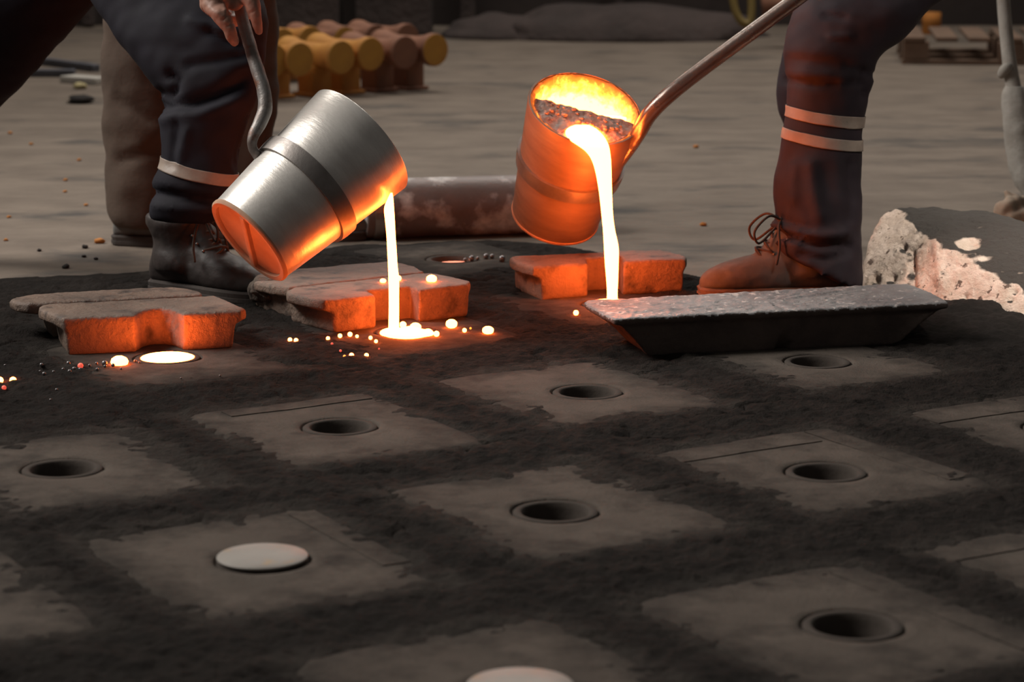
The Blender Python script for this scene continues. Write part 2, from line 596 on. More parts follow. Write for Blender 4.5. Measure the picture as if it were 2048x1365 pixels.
MOFF = {}
DIRT = {'N': 0.34, 'Q': 0.34, 'O': 0.28, 'M': 0.22, 'L': 0.12, 'D': 0.05}
STRIPS = {'E': [(-0.19, 0.12, -0.21, -0.150), (0.135, 0.185, -0.22, 0.17)], 'J': [(-0.18, 0.17, -0.20, -0.13)], 'K': [(-0.19, 0.15, -0.21, -0.15)], 'C': [(-0.12, 0.17, -0.215, -0.17)], 'H': [(0.14, 0.19, -0.2, 0.2)], 'G': [(0.145, 0.19, -0.2, 0.12)]}
for k, p, l in MOLDS:
    rr = random.Random(ord(k))
    MOFF[k] = UA * rr.uniform(-0.02, 0.02) + VA * rr.uniform(-0.03, 0.01)

BND = [G(*p) for p in [(-250, 566), (0, 556), (280, 545), (470, 522), (720, 488), (1000, 480), (1180, 500), (1420, 560), (1730, 590), (2048, 590), (2300, 590)]]


def bound_y(x):
    for a, b in zip(BND, BND[1:]):
        if a.x <= x <= b.x:
            return a.y + (b.y - a.y) * (x - a.x) / (b.x - a.x)
    return BND[0].y if x < BND[0].x else BND[-1].y


def sand_bed():
    x0, x1, y0, y1, st = -1.45, 1.5, 2.45, 6.75, 0.0075
    nx, ny = int((x1 - x0) / st), int((y1 - y0) / st)
    verts = []
    cov = []
    for j in range(ny + 1):
        for i in range(nx + 1):
            x, y = x0 + i * st, y0 + j * st
            p = Vector((x, y, 0))
            big = noise.noise(p * 3.1)
            med = noise.noise(p * 11 + Vector((4, 1, 0)))
            rid = 1 - abs(noise.noise(Vector((x * 16, y * 16, 3.3))))
            fine = noise.noise(p * 46)
            crk = max(0, 1 - abs(noise.noise(Vector((x * 5.5, y * 9, 8.1)))) / 0.05) * max(0, noise.noise(p * 6 + Vector((1, 8, 2))) + 0.1)
            z = 0.005 + 0.006 * big + 0.007 * med + 0.006 * (rid - 0.6) + 0.0055 * fine + 0.0042 * (0.5 - abs(noise.noise(p * 34 + Vector((2, 2, 9))))) + 0.003 * noise.noise(p * 88) - 0.030 * crk + 0.010 * max(0, noise.noise(p * 21 + Vector((7, 3, 1))) - 0.35)
            sd = min(mold_sd(k, x, y) for k in mpos if abs(mpos[k].x - x) < 0.42 and abs(mpos[k].y - y) < 0.42) if any(abs(mpos[k].x - x) < 0.42 and abs(mpos[k].y - y) < 0.42 for k in mpos) else 9
            if sd < 0.06:
                t = (0.06 - sd) / 0.06
                z = z * (1 - 0.25 * min(t, 1)) + 0.001 * min(t, 1)
                if sd < 0:
                    z -= min(-sd / 0.085, 1) * 0.009
                if sd < -0.085:
                    z = -0.13
            e = bound_y(x) + 0.05 * noise.noise(Vector((x * 5, 7, 1))) + 0.02 * noise.noise(Vector((x * 23, 3, 1))) - y
            if e < 0.12:
                z = z * max(e, 0) / 0.12 - (0.0 if e > 0 else 0.035)
            # heap pushed up along the foot of the refractory block
            hp = Vector((x - 1.02, (y - 5.30) * 1.3, 0)).length
            z += 0.035 * max(0, 1 - hp / 0.30) ** 1.5
            verts.append((x, y, z))
            cov.append(max(0.0, min(1.0, 1 - sd / 0.06)) * (0.50 if y < 5.0 else 0.25))
    faces = []
    for j in range(ny):
        for i in range(nx):
            a = j * (nx + 1) + i
            faces.append((a, a + 1, a + nx + 2, a + nx + 1))
    me = bpy.data.meshes.new('sand_bed')
    me.from_pydata(verts, [], faces)
    set_cover(me, cov)
    o = fin('sand_bed', me, M['sand'], None, True, None)
    tag(o, 'dark loose foundry sand spread between the moulds', None, None, 'structure')
    return o


sand_bed()

# the sand floor goes on outside the worked bed
bm = bmesh.new()
for x0, x1, y0, y1 in ((-7, -1.44, -2, 5.8), (1.49, 7, -2, 5.35), (-1.44, 1.49, -2, 2.46)):
    f = [bm.verts.new((x, y, 0.001)) for x, y in ((x0, y0), (x1, y0), (x1, y1), (x0, y1))]
    bm.faces.new(f)
tag(obj('sand_floor', bm, M['sand'], None, False), 'dark sand floor round the worked bed', None, None, 'structure')

# concrete floor behind the sand
bm = bmesh.new()
rowA = [bm.verts.new((b.x, b.y - 0.16, -0.012)) for b in BND]
rowB = [bm.verts.new((b.x * 3, 15.4, -0.012)) for b in BND]
for i in range(len(BND) - 1):
    bm.faces.new((rowA[i], rowA[i + 1], rowB[i + 1], rowB[i]))
bl = bm.verts.new((-7, 5.0, -0.012))
br = bm.verts.new((7, 5.0, -0.012))
bm.faces.new((bl, rowA[0], rowB[0]))
bm.faces.new((rowA[-1], br, rowB[-1]))
tag(obj('floor', bm, M['floor'], None, False), 'worn grey brown concrete floor behind the sand', None, None, 'structure')

bm = bmesh.new()
box_bm(bm, (0, 15.5, 1.5), 16, 0.2, 3.1, 0)
tag(obj('wall_back', bm, M['wall'], None, False, (0, 15.5, 0)), 'dark sooty back wall', None, None, 'structure')
for i, (px, w) in enumerate([(735, 26), (935, 30), (545, 26), (170, 22), (1240, 18)]):
    c = P(px, 30, 15.0)
    bm = bmesh.new()
    box_bm(bm, (c.x, 15.25, 1.5), w / 2048 * 6.3, 0.16, 3.0, 0.01)
    tag(obj('trim_%d' % (i + 1), bm, M['mound'], None, False, (c.x, 15.25, 0)), 'dark wall post', None, None, 'structure')


# ------------------------------------------------------------------ sand moulds
def make_mold(key, label):
    c = mpos[key]
    t = thing('sand_mold', label, 'sand mould', (c.x, c.y, 0), 'sand moulds set in rows')
    seg, rad = 80, 22
    rr = random.Random(ord(key))
    sdv = Vector((rr.uniform(0, 50), rr.uniform(0, 50), 0))
    off = MOFF[key]
    bm = bmesh.new()
    rings = []
    rg = 0.0715

    def rect_pt(th):
        # boundary of a rounded rectangle in direction th, measured from the block centre
        d = Vector((math.cos(th), math.sin(th)))
        k = 10
        r = (abs(d.x / HU) ** k + abs(d.y / HV) ** k) ** (-1 / k)
        return d * r

    def zt(p):
        return 0.0045 + 0.0022 * noise.noise(p * 7 + sdv) + 0.0008 * noise.noise(p * 28 + sdv)
    prof = [(rg - 0.0045, -0.02, 1), (rg - 0.0045, -0.006, 1), (rg, -0.0015, 1)]
    for r, z, _ in prof:
        ring = []
        for i in range(seg):
            th = 2 * PI * i / seg
            q = UA * (r * math.cos(th)) + VA * (r * math.sin(th))
            ring.append(Vector((c.x + q.x, c.y + q.y, z + (zt(Vector((c.x + q.x, c.y + q.y, 0))) if z > -0.005 else 0))))
        rings.append(ring)
    for j in range(rad + 1):
        s = j / rad
        s = s ** 0.8
        ring = []
        for i in range(seg):
            th = 2 * PI * i / seg
            o2 = rect_pt(th)
            ou = off.x * UA.x + off.y * UA.y
            ov = off.x * VA.x + off.y * VA.y
            a = (rg + 0.002) * math.cos(th) * (1 - s) + (o2.x + ou) * s
            b = (rg + 0.002) * math.sin(th) * (1 - s) + (o2.y + ov) * s
            q = UA * a + VA * b
            p = Vector((c.x + q.x, c.y + q.y, 0))
            z = zt(p) - 0.010 * max(0, (s - 0.86) / 0.14) ** 2 + (0.0008 if j == 0 else 0)
            ring.append(Vector((p.x, p.y, z)))
        rings.append(ring)
    last = rings[-1]
    rings.append([Vector((p.x, p.y, -0.06)) for p in last])
    add_rings(bm, rings, False)
    me = from_bm(bm, 'mold_block')
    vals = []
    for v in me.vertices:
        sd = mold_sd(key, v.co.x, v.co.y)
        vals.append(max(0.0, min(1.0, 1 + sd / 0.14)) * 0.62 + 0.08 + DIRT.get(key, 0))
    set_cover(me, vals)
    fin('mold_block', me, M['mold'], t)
    # skimmed strips left by the strike-off board: thin ledges with a straight edge
    for (a0, a1, b0, b1) in STRIPS.get(key, []):
        bm = bmesh.new()
        ra, rb_ = [], []
        nn = 24
        for i in range(nn + 1):
            a = a0 + (a1 - a0) * i / nn
            for b, lst in ((b0, ra), (b1, rb_)):
                q = UA * (a + off.x * UA.x + off.y * UA.y) + VA * (b + off.x * VA.x + off.y * VA.y)
                p = Vector((c.x + q.x, c.y + q.y, 0))
                p.x += 0.0012 * noise.noise(p * 40)
                p.z = zt(p) + 0.0017
                lst.append(p)
        top = ra + rb_[::-1]
        bot = [Vector((p.x, p.y, -0.012)) for p in top]
        add_rings(bm, [bot, top], False)
        v = list(bm.verts)
        k = len(top)
        for i in range(nn):
            bm.faces.new((v[k + i], v[k + i + 1], v[k + k - 2 - i], v[k + k - 1 - i]))
        me = from_bm(bm, 'skim_strip')
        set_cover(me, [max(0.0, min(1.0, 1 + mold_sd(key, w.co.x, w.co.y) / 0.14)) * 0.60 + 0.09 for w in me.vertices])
        fin('skim_strip', me, M['mold'], t, False)
    # pouring cup: lip and funnel
    bm = bmesh.new()
    R = CUPR
    prof = [(R - 0.001, -0.03), (R - 0.001, 0.003), (R - 0.003, 0.0048), (R - 0.011, 0.0052), (R - 0.0145, 0.0032), (R - 0.017, -0.006),
            (R - 0.022, -0.028), (R - 0.030, -0.05), (0.018, -0.058), (0.004, -0.059)]
    lathe_bm(bm, prof, 56, Matrix.Translation(c))
    obj('pouring_cup', bm, M['cup'], t)
    return t


for k, p, l in MOLDS:
    make_mold(k, l)

# scored straight lines on the mould right of centre
# cover discs
for k, lab in (('G', 'whole pale metal disc with a faint rust patch on the sand'), ('I', 'pale metal disc cut by the bottom edge of the photo')):
    c = mpos[k]
    bm = bmesh.new()
    z0 = 0.0075
    lathe_bm(bm, [(0.002, z0), (0.0655, z0), (0.0665, z0 + 0.001), (0.0665, z0 + 0.003), (0.0655, z0 + 0.004), (0.03, z0 + 0.0043), (0.002, z0 + 0.0045)], 64, Matrix.Translation(c))
    tag(obj('cover_disc', bm, M['disc'], None, True, (c.x, c.y, 0)), lab, 'disc', 'cover discs')


# ------------------------------------------------------------------ casting weights
def weight(label, H, flange, body_in, taper, notch=None, flange_t=0.026, bottom=0.0, group=None, m='iron', wob=0.0):
    """flange: pixel polygon of the top at height H (list, ccw from above not needed).
    body_in: how far the body is drawn in at left and right end; notch: indices kept flush"""
    pts = [G(x, y, H) for x, y in flange]
    cx = sum(p.x for p in pts) / len(pts)
    cy = sum(p.y for p in pts) / len(pts)
    far = max(pts, key=lambda p: p.x)
    ax = (far - pts[0])
    ax.z = 0
    ax.normalize()
    ts = [(p - pts[0]).dot(ax) for p in pts]
    lo, hi = min(ts), max(ts)
    # densify
    dense = []
    for a, b in zip(pts, pts[1:] + pts[:1]):
        n = max(1, int((b - a).length / 0.012))
        for i in range(n):
            dense.append(a.lerp(b, i / n))

    def body(p, k):
        # the body is shorter than the flange at both ends
        q = p.copy()
        tt = (p - pts[0]).dot(ax)
        if tt < lo + body_in[0]:
            q = q + ax * ((lo + body_in[0] - tt) * 0.94)
        if tt > hi - body_in[1]:
            q = q - ax * ((tt - hi + body_in[1]) * 0.94)
        return Vector((cx + (q.x - cx) * k, cy + (q.y - cy) * k, 0))
    bm = bmesh.new()

    def ringz(ps, z):
        return [Vector((p.x, p.y, z)) for p in ps]

    def inset(ps, d):
        out = []
        n = len(ps)
        for i in range(n):
            t = (ps[(i + 1) % n] - ps[i - 1])
            nn = Vector((-t.y, t.x, 0)).normalized()
            out.append(ps[i] + nn * d * SGN)
        return out
    area2 = sum(a.x * b.y - b.x * a.y for a, b in zip(dense, dense[1:] + dense[:1]))
    SGN = 1 if area2 > 0 else -1
    b1 = [body(p, 1.0) for p in dense]
    b2 = [body(p, taper) for p in dense]
    rings = [ringz(inset(b2, 0.006), bottom), ringz(b2, bottom + 0.006), ringz(b1, H - flange_t - 0.004), ringz(dense, H - flange_t + 0.004),
             ringz(dense, H - 0.007), ringz(inset(dense, 0.002), H - 0.002), ringz(inset(dense, 0.007), H)]
    add_rings(bm, rings, False)
    bm.verts.ensure_lookup_table()
    n = len(dense)
    bm.faces.new([bm.verts[i] for i in range(n)])
    top = bm.faces.new([bm.verts[len(rings) * n - n + i] for i in range(n)])
    bmesh.ops.triangulate(bm, faces=[f for f in bm.faces if len(f.verts) > 4])
    if wob:
        bmesh.ops.recalc_face_normals(bm, faces=bm.faces)
        for v in bm.verts:
            v.co += Vector((noise.noise(v.co * 22), noise.noise(v.co * 22 + Vector((5, 5, 5))), 0.6 * noise.noise(v.co * 18 + Vector((9, 1, 2))))) * wob
    me = remesh(bm, 0.0042, 2, 0.4)
    displace(me, lambda co, n: 0.0011 * noise.noise(co * 45) + 0.0007 * noise.noise(co * 120))
    o = fin('casting_weight', me, M[m], None, True, (cx, cy, 0))
    tag(o, label, 'weight', group or 'notched iron weights lying on the moulds')
    return o


# left pair
weight('notched iron weight behind the brimming left cup, front one of the left pair', 0.083,
       [(127, 636), (200, 633), (269, 630), (284, 621), (303, 616.5), (322, 615), (342, 617), (357, 623), (367, 626.5), (430, 624), (480, 621), (492, 617), (472, 607), (431, 590),
        (340, 595), (200, 602), (95, 608), (77, 612), (78, 618), (100, 627)],
       (0.040, 0.028), 0.97, wob=0.0016)
weight('narrow iron weight behind the notched one, rear one of the left pair', 0.083,
       [(72, 606), (150, 602), (300, 594), (403, 588), (406, 585), (395, 580), (376, 576), (350, 573), (250, 577), (150, 582), (63, 588), (30, 594), (19, 599), (30, 604), (55, 607)],
       (0.07, 0.03), 0.9, wob=0.0016)
# middle pair
weight('notched iron weight under the left stream, front one of the middle pair', 0.077,
       [(647, 601), (700, 596), (750, 590), (742, 584), (734, 579), (765, 577), (800, 574.5), (822, 572.5), (830, 576), (838, 580), (890, 573), (936, 567.5), (942, 562), (920, 556), (862, 545),
        (780, 552), (680, 564), (585, 574), (572, 580), (574, 586), (605, 593)],
       (0.034, 0.024), 0.985, wob=0.0016)
weight('iron weight under the left ladle, rear one of the middle pair', 0.077,
       [(578, 574), (680, 562.5), (780, 551), (850, 543), (830, 533), (800, 525), (778, 522), (700, 528), (600, 537), (520, 545), (506, 553), (508, 562), (545, 570)],
       (0.03, 0.03), 0.98, wob=0.0016)
# right one
weight('orange lit iron weight behind the right stream', 0.084,
       [(1065, 534), (1120, 530), (1176, 526), (1175, 520), (1174, 516), (1205, 513.5), (1240, 511.5), (1243, 517), (1247, 522), (1310, 519.5), (1371, 518), (1375, 513), (1350, 505), (1322, 499),
        (1250, 501), (1150, 506), (1030, 511), (1018, 514), (1022, 520), (1045, 529)],
       (0.030, 0.024), 0.985, wob=0.0016)

# crumbly clay packed against the end of the rear middle weight
bm = bmesh.new()
c0 = P(545, 592, 5.44)
for i in range(26):
    q = P(random.uniform(512, 582), random.uniform(566, 604), random.uniform(5.45, 5.52))
    blob_bm(bm, q, random.uniform(0.013, 0.022), 2, (1.2, 1, 1), 0.5, 40)
me = remesh(bm, 0.006, 2)
displace(me, lambda co, n: 0.004 * fbm(co, 60, 3))
tag(fin('clay_seal', me, M['clay'], None, True, (c0.x, c0.y, 0)), 'crumbly brown clay smeared on the end of the rear middle weight', 'clay')


# ------------------------------------------------------------------ long ingot
def ingot():
    H = 0.088
    tp = [(1228, 638), (1400, 629), (1600, 620), (1800, 610), (1897, 605), (1893, 600), (1862, 584), (1832, 571), (1810, 567), (1780, 567.5), (1600, 577), (1400, 588), (1250, 596), (1172, 600),
          (1167, 604), (1176, 611), (1200, 625)]
    pts = [G(x, y, H) for x, y in tp]
    dense = []
    for a, b in zip(pts, pts[1:] + pts[:1]):
        n = max(1, int((b - a).length / 0.012))
        for i in range(n):
            dense.append(a.lerp(b, i / n))
    # base rectangle, smaller
    a0, a1 = G(1296, 716), G(1800, 692)
    ax = (a1 - a0).normalized()
    ay = Vector((-ax.y, ax.x, 0))
    cx = (a0 + a1) / 2 + ay * 0.075
    L2, W2 = (a1 - a0).length / 2, 0.075
    tc = sum(dense, Vector()) / len(dense)
    tl = [((p - tc).dot(ax), (p - tc).dot(ay)) for p in dense]
    ml = max(abs(a) for a, b in tl)
    mw = max(abs(b) for a, b in tl)

    def base(k, z):
        out = []
        for a, b in tl:
            u, v = a / ml, b / mw
            bx, by = max(-1, min(1, u * 1.04)) * L2, max(-1, min(1, v * 1.25)) * W2
            q0 = Vector((cx.x, cx.y, 0)) + ax * bx + ay * by
            q1 = Vector((tc.x, tc.y, 0)) + ax * a * 0.95 + ay * b * 0.93
            q = q0.lerp(q1, k)
            # drag notch at the foot of the front side
            s = (q - a0).dot(ax) / (2 * L2)
            if v < -0.5 and abs(s - 0.53) < 0.022 and k < 0.5:
                q = q + ay * 0.02 * (1 - k * 2)
            out.append(Vector((q.x, q.y, z)))
        return out
    bm = bmesh.new()
    rings = [base(0, 0.001), base(0.0, 0.004), base(0.3, 0.025), base(0.49, 0.04), base(0.7, 0.052), base(1.0, 0.071)]
    top = [Vector((p.x, p.y, 0)) for p in dense]
    t0 = Vector((tc.x, tc.y, 0))

    def sc(k, z, w=0.0):
        return [Vector((t0.x + (p.x - t0.x) * k, t0.y + (p.y - t0.y) * k, z + w * noise.noise(p * 30))) for p in top]
    rings += [sc(0.99, 0.074), sc(1.0, 0.078), sc(1.0, 0.084), sc(0.992, 0.0875), sc(0.96, 0.088), sc(0.85, 0.0875, 0.002), sc(0.7, 0.086, 0.003), sc(0.5, 0.086, 0.004), sc(0.3, 0.086, 0.004), sc(0.1, 0.086, 0.003)]
    add_rings(bm, rings, True)
    me = remesh(bm, 0.0042, 2, 0.4)
    displace(me, lambda co, n: (0.0016 * noise.noise(co * 40) + 0.0016 * noise.noise(co * 110)) * (1.0 if n.z > 0.6 else 0.5))
    o = fin('metal_ingot', me, M['ingot'], None, True, (cx.x, cx.y, 0))
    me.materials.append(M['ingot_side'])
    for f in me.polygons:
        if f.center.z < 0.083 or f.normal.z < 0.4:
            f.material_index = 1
    tag(o, 'long grey cast ingot with flat rough top and sloping dark sides', 'ingot')


ingot()

# ------------------------------------------------------------------ ladles
LL = 0.335


def ladle(label, base, mouth, roll_dir, shell='steel'):
    ax = (mouth - base)
    L = ax.length
    z = ax.normalized()
    x = (roll_dir - z * roll_dir.dot(z)).normalized()
    y = z.cross(x)
    mt = Matrix(((x.x, y.x, z.x, base.x), (x.y, y.y, z.y, base.y), (x.z, y.z, z.z, base.z), (0, 0, 0, 1)))
    k = L / LL
    t = thing('ladle', label, 'ladle', base)
    t.matrix_world = mt @ Matrix.Scale(k, 4)
    t.rotation_mode = 'QUATERNION'
    loc, rot, scl = (mt @ Matrix.Scale(k, 4)).decompose()
    t.location, t.rotation_quaternion, t.scale = loc, rot, scl

    def put(name, prof, m, close=True, seg=72):
        bm = bmesh.new()
        lathe_bm(bm, prof, seg, None, close)
        me = from_bm(bm, name)
        me.polygons.foreach_set('use_smooth', [True] * len(me.polygons))
        me.materials.append(m)
        o = bpy.data.objects.new(name, me)
        link(o, t)
        md = o.modifiers.new('edge', 'EDGE_SPLIT')
        md.split_angle = math.radians(45)
        return o
    rb, rm = 0.106, 0.137

    def ro(zz):
        return rb + (rm - rb) * zz / LL
    put('shell', [(ro(0.0) - 0.002, 0.0), (ro(0.0), 0.004), (ro(LL * .33), LL * .33), (ro(LL * .66), LL * .66), (ro(LL) - 0.0005, LL - 0.002), (ro(LL) - 0.002, LL), (ro(LL) - 0.006, LL), (ro(LL) - 0.007, LL - 0.004), (ro(0.02) - 0.007, 0.02), (ro(0.0) - 0.010, 0.0)], M[shell])
    put('bottom_plate', [(0.002, 0.006), (ro(0) - 0.010, 0.006), (ro(0) - 0.010, 0.014), (0.002, 0.014)], M['baserust'], False)
    bz = LL * 0.50
    put('band', [(ro(bz - .018) - 0.001, bz - 0.018), (ro(bz - .018) + 0.0075, bz - 0.018), (ro(bz) + 0.0085, bz), (ro(bz + .018) + 0.0075, bz + 0.018), (ro(bz + .018) - 0.001, bz + 0.018)], M['band'])
    put('base_ring', [(ro(0) - 0.013, 0.004), (ro(0) - 0.012, -0.002), (ro(0) - 0.002, -0.003), (ro(0) + 0.002, 0.001), (ro(0) + 0.002, 0.006), (ro(0) - 0.001, 0.007), (ro(0) - 0.012, 0.008)], M['baserust'])
    # cross bar on the bottom
    bm = bmesh.new()
    box_bm(bm, (0, 0, 0.002), 2 * (ro(0) - 0.012), 0.013, 0.012, 0.002)
    me = from_bm(bm)
    me.materials.append(M['baserust'])
    o = bpy.data.objects.new('cross_bar', me)
    link(o, t)
    # lining with rough lip
    bm = bmesh.new()
    rings = []
    seg = 80
    prof = [(0.004, 0.03), (0.084, 0.03), (0.094, 0.10), (0.106, 0.2), (0.114, 0.27), (0.119, 0.31), (0.122, 0.326), (0.125, 0.332), (0.128, 0.333), (0.130, 0.329), (0.129, 0.30)]
    for r, zz in prof:
        ring = []
        for i in range(seg):
            a = 2 * PI * i / seg
            p = Vector((math.cos(a), math.sin(a), zz * 8))
            k2 = 1 + 0.035 * noise.noise(p * 5) + 0.03 * noise.noise(p * 14) if 0.05 < zz and r < 0.126 else 1
            dz = 0.011 * noise.noise(p * 9 + Vector((3, 3, 3))) if zz > 0.325 and r < 0.128 else 0
            ring.append(Vector((r * k2 * math.cos(a), r * k2 * math.sin(a), zz + dz)))
        rings.append(ring)
    add_rings(bm, rings, False)
    me = from_bm(bm)
    me.polygons.foreach_set('use_smooth', [True] * len(me.polygons))
    me.materials.append(M['lining'])
    o = bpy.data.objects.new('lining', me)
    link(o, t)
    return t, mt @ Matrix.Scale(k, 4)


def handle(t, mt, pts, radii, bumpy=0.0012, m='rodm'):
    bm = bmesh.new()
    add_tube(bm, pts, radii, 20, 8)
    inv = mt.inverted()
    for v in bm.verts:
        v.co += v.co.normalized() * 0
        k = bumpy * noise.noise(v.co * 60)
        v.co += Vector((k, k, k))
    for v in bm.verts:
        v.co = inv @ v.co
    me = from_bm(bm)
    me.polygons.foreach_set('use_smooth', [True] * len(me.polygons))
    me.materials.append(M[m])
    o = bpy.data.objects.new('handle', me)
    link(o, t)
    return o


# left ladle: seen from its bottom, mouth tipped away to the right
LB, LM_ = P(497, 483, 5.07), P(723, 280, 5.185)
zz_ = (LM_ - LB).normalized()
roll = RT * 0.06 - UP
roll = roll - FW * (roll.dot(zz_) / FW.dot(zz_))
lad1, lm1 = ladle('tilted bright steel ladle seen from below, pouring the left stream', LB, LM_, roll)
handle(lad1, lm1, [P(528, 322, 5.13), P(516, 312, 5.10), P(505, 293, 5.09), P(507, 272, 5.09), P(520, 246, 5.10), P(530, 217, 5.11), P(527, 180, 5.12), P(506, 112, 5.14), P(487, 45, 5.17), P(468, -30, 5.20), P(430, -150, 5.28), P(300, -420, 5.4)],
       [0.011, 0.011, 0.0095, 0.012, 0.0148, 0.0152, 0.0150, 0.0142, 0.0135, 0.0135, 0.0135, 0.0135])

# right ladle: mouth towards the camera
ax_cam = (RT * 0.20 + UP * 0.715 - FW * 0.67).normalized()
RM = P(1171, 216, 5.62)
RB = RM - ax_cam * 0.335
lad2, lm2 = ladle('glowing ladle tipped towards the camera, pouring the right stream', RB, RM, RT, 'steel2')
handle(lad2, lm2, [P(1238, 325, 5.66), P(1262, 292, 5.62), P(1280, 262, 5.58), P(1300, 228, 5.56), P(1338, 190, 5.55), P(1400, 141, 5.55), P(1500, 67, 5.54), P(1592, -1, 5.53), P(1730, -104, 5.52), P(1950, -280, 5.5)],
       [0.015, 0.016, 0.0175, 0.0185, 0.0185, 0.0180, 0.0178, 0.0175, 0.0175, 0.0175], 0.0012, 'rodm2')

# slag crust held in the mouth of the right ladle (flat skin with an opening at the lip)
def mouth_pt(px, py, z):
    """point of the right ladle's mouth plane (height z along its axis) seen at the pixel"""
    inv = lm2.inverted()
    a, b = inv @ CO, inv.to_3x3() @ ray(px, py)
    return CO + ray(px, py) * ((z - a.z) / b.z)


def slag():
    bm = bmesh.new()
    n_a, n_r = 60, 20
    zc = 0.325
    k = lm2
    grid = []
    # local frame: find direction of the lip (downwards in the mouth plane)
    inv = lm2.inverted()
    dn = (inv.to_3x3() @ Vector((-0.26, 0, -1)))
    dn.z = 0
    dn.normalize()
    sd = Vector((-dn.y, dn.x, 0))
    hp = inv @ mouth_pt(1178, 276, 0.325)
    HOLE = (hp.dot(sd), hp.dot(dn))
    nx, ny = 56, 30
    R = 0.119
    for j in range(ny + 1):
        row = []
        for i in range(nx + 1):
            v = -0.004 + (R + 0.004) * j / ny
            hw = math.sqrt(max(R * R - v * v, 1e-6))
            u = -hw + 2 * hw * i / nx
            p = dn * v + sd * u
            z = zc + 0.004 * noise.noise(Vector((u, v, 0)) * 40) + 0.003 * noise.noise(Vector((u, v, 2)) * 110)
            z -= 0.012 * max(0, (abs(u) / R - 0.8)) * 5 * 0.2
            row.append((Vector((p.x, p.y, z)), u, v))
        grid.append(row)
    vt = [[bm.verts.new(c[0]) for c in row] for row in grid]
    vb = [[bm.verts.new(c[0] - Vector((0, 0, 0.022))) for c in row] for row in grid]
    keep = {}
    for j in range(ny):
        for i in range(nx):
            u = (grid[j][i][1] + grid[j + 1][i + 1][1]) / 2
            v = (grid[j][i][2] + grid[j + 1][i + 1][2]) / 2
            r = ((u - HOLE[0]) / 0.044) ** 2 + ((v - HOLE[1]) / 0.046) ** 2
            if r + 0.25 * noise.noise(Vector((u * 60, v * 60, 1))) > 1:
                keep[(i, j)] = True
    for (i, j) in keep:
        bm.faces.new((vt[j][i], vt[j][i + 1], vt[j + 1][i + 1], vt[j + 1][i]))
        bm.faces.new((vb[j][i], vb[j + 1][i], vb[j + 1][i + 1], vb[j][i + 1]))
    for (i, j) in keep:
        for (di, dj, a, b) in ((0, -1, (j, i), (j, i + 1)), (0, 1, (j + 1, i), (j + 1, i + 1)), (-1, 0, (j, i), (j + 1, i)), (1, 0, (j, i + 1), (j + 1, i + 1))):
            if (i + di, j + dj) not in keep:
                bm.faces.new((vt[a[0]][a[1]], vt[b[0]][b[1]], vb[b[0]][b[1]], vb[a[0]][a[1]]))
    bmesh.ops.delete(bm, geom=[v for v in bm.verts if not v.link_faces], context='VERTS')
    for q in range(34):
        u, v = random.uniform(-0.09, 0.09), random.uniform(0.0, 0.05)
        p = dn * v + sd * u
        blob_bm(bm, (p.x, p.y, zc + 0.002), random.uniform(0.002, 0.006), 1, (1.4, 1, 0.8), 0.4, 300)
    for v in bm.verts:
        v.co = lm2 @ v.co
    o = obj('slag_crust', bm, M['slag'], None, True, RM)
    tag(o, 'lumpy brown slag skin across the mouth of the right ladle', 'slag')
    return dn, sd


dn, sd = slag()


def lip2(u, v, z):
    p = dn * v + sd * u
    return lm2 @ Vector((p.x, p.y, z))


# ------------------------------------------------------------------ molten metal
def stream_rings(rows, d0, d1, flat=0.75, seg=20, sub=6):
    """rows: (left x, right x, y); depth runs from d0 to d1"""
    n = len(rows)
    full = []
    for i, (a, b, y) in enumerate(rows):
        f = i / (n - 1)
        full.append((a, y, b, y, d0 + (d1 - d0) * min(1, f * 3), flat))
    return px_rings(full, seg, sub)


# left pour: stream and the spreading pool in the cup
t = thing('molten_metal', 'white hot stream from the left ladle into the middle cup', 'molten metal', mpos['M'])
bm = bmesh.new()
cM = mpos['M']
add_rings(bm, stream_rings([(781, 785, 386), (776, 786.5, 396), (768.5, 788, 416), (770, 789.5, 440), (773, 791, 470), (774.5, 793, 500), (776, 795, 530), (777, 798, 560), (777.5, 798, 590), (777.5, 798, 620), (777, 798, 650), (777, 799, 664)], 5.10, 5.215))
obj('stream', bm, M['melt'], t)
bm = bmesh.new()
for px, py, r, sq in [(812, 667, 0.052, (1.0, 1.0, 0.16)), (790, 666, 0.030, (1.1, 1, 0.36)), (842, 667, 0.026, (1.1, 1, 0.3)), (815, 668, 0.04, (1, 1, 0.2)), (773, 667, 0.012, (1, 1, 0.8)), (856, 666, 0.011, (1, 1, 0.8)), (822, 662, 0.02, (1.1, 1, 0.5))]:
    q = G(px, py, 0.008)
    blob_bm(bm, q, r, 3, sq)
obj('pool', bm, M['melt'], t)

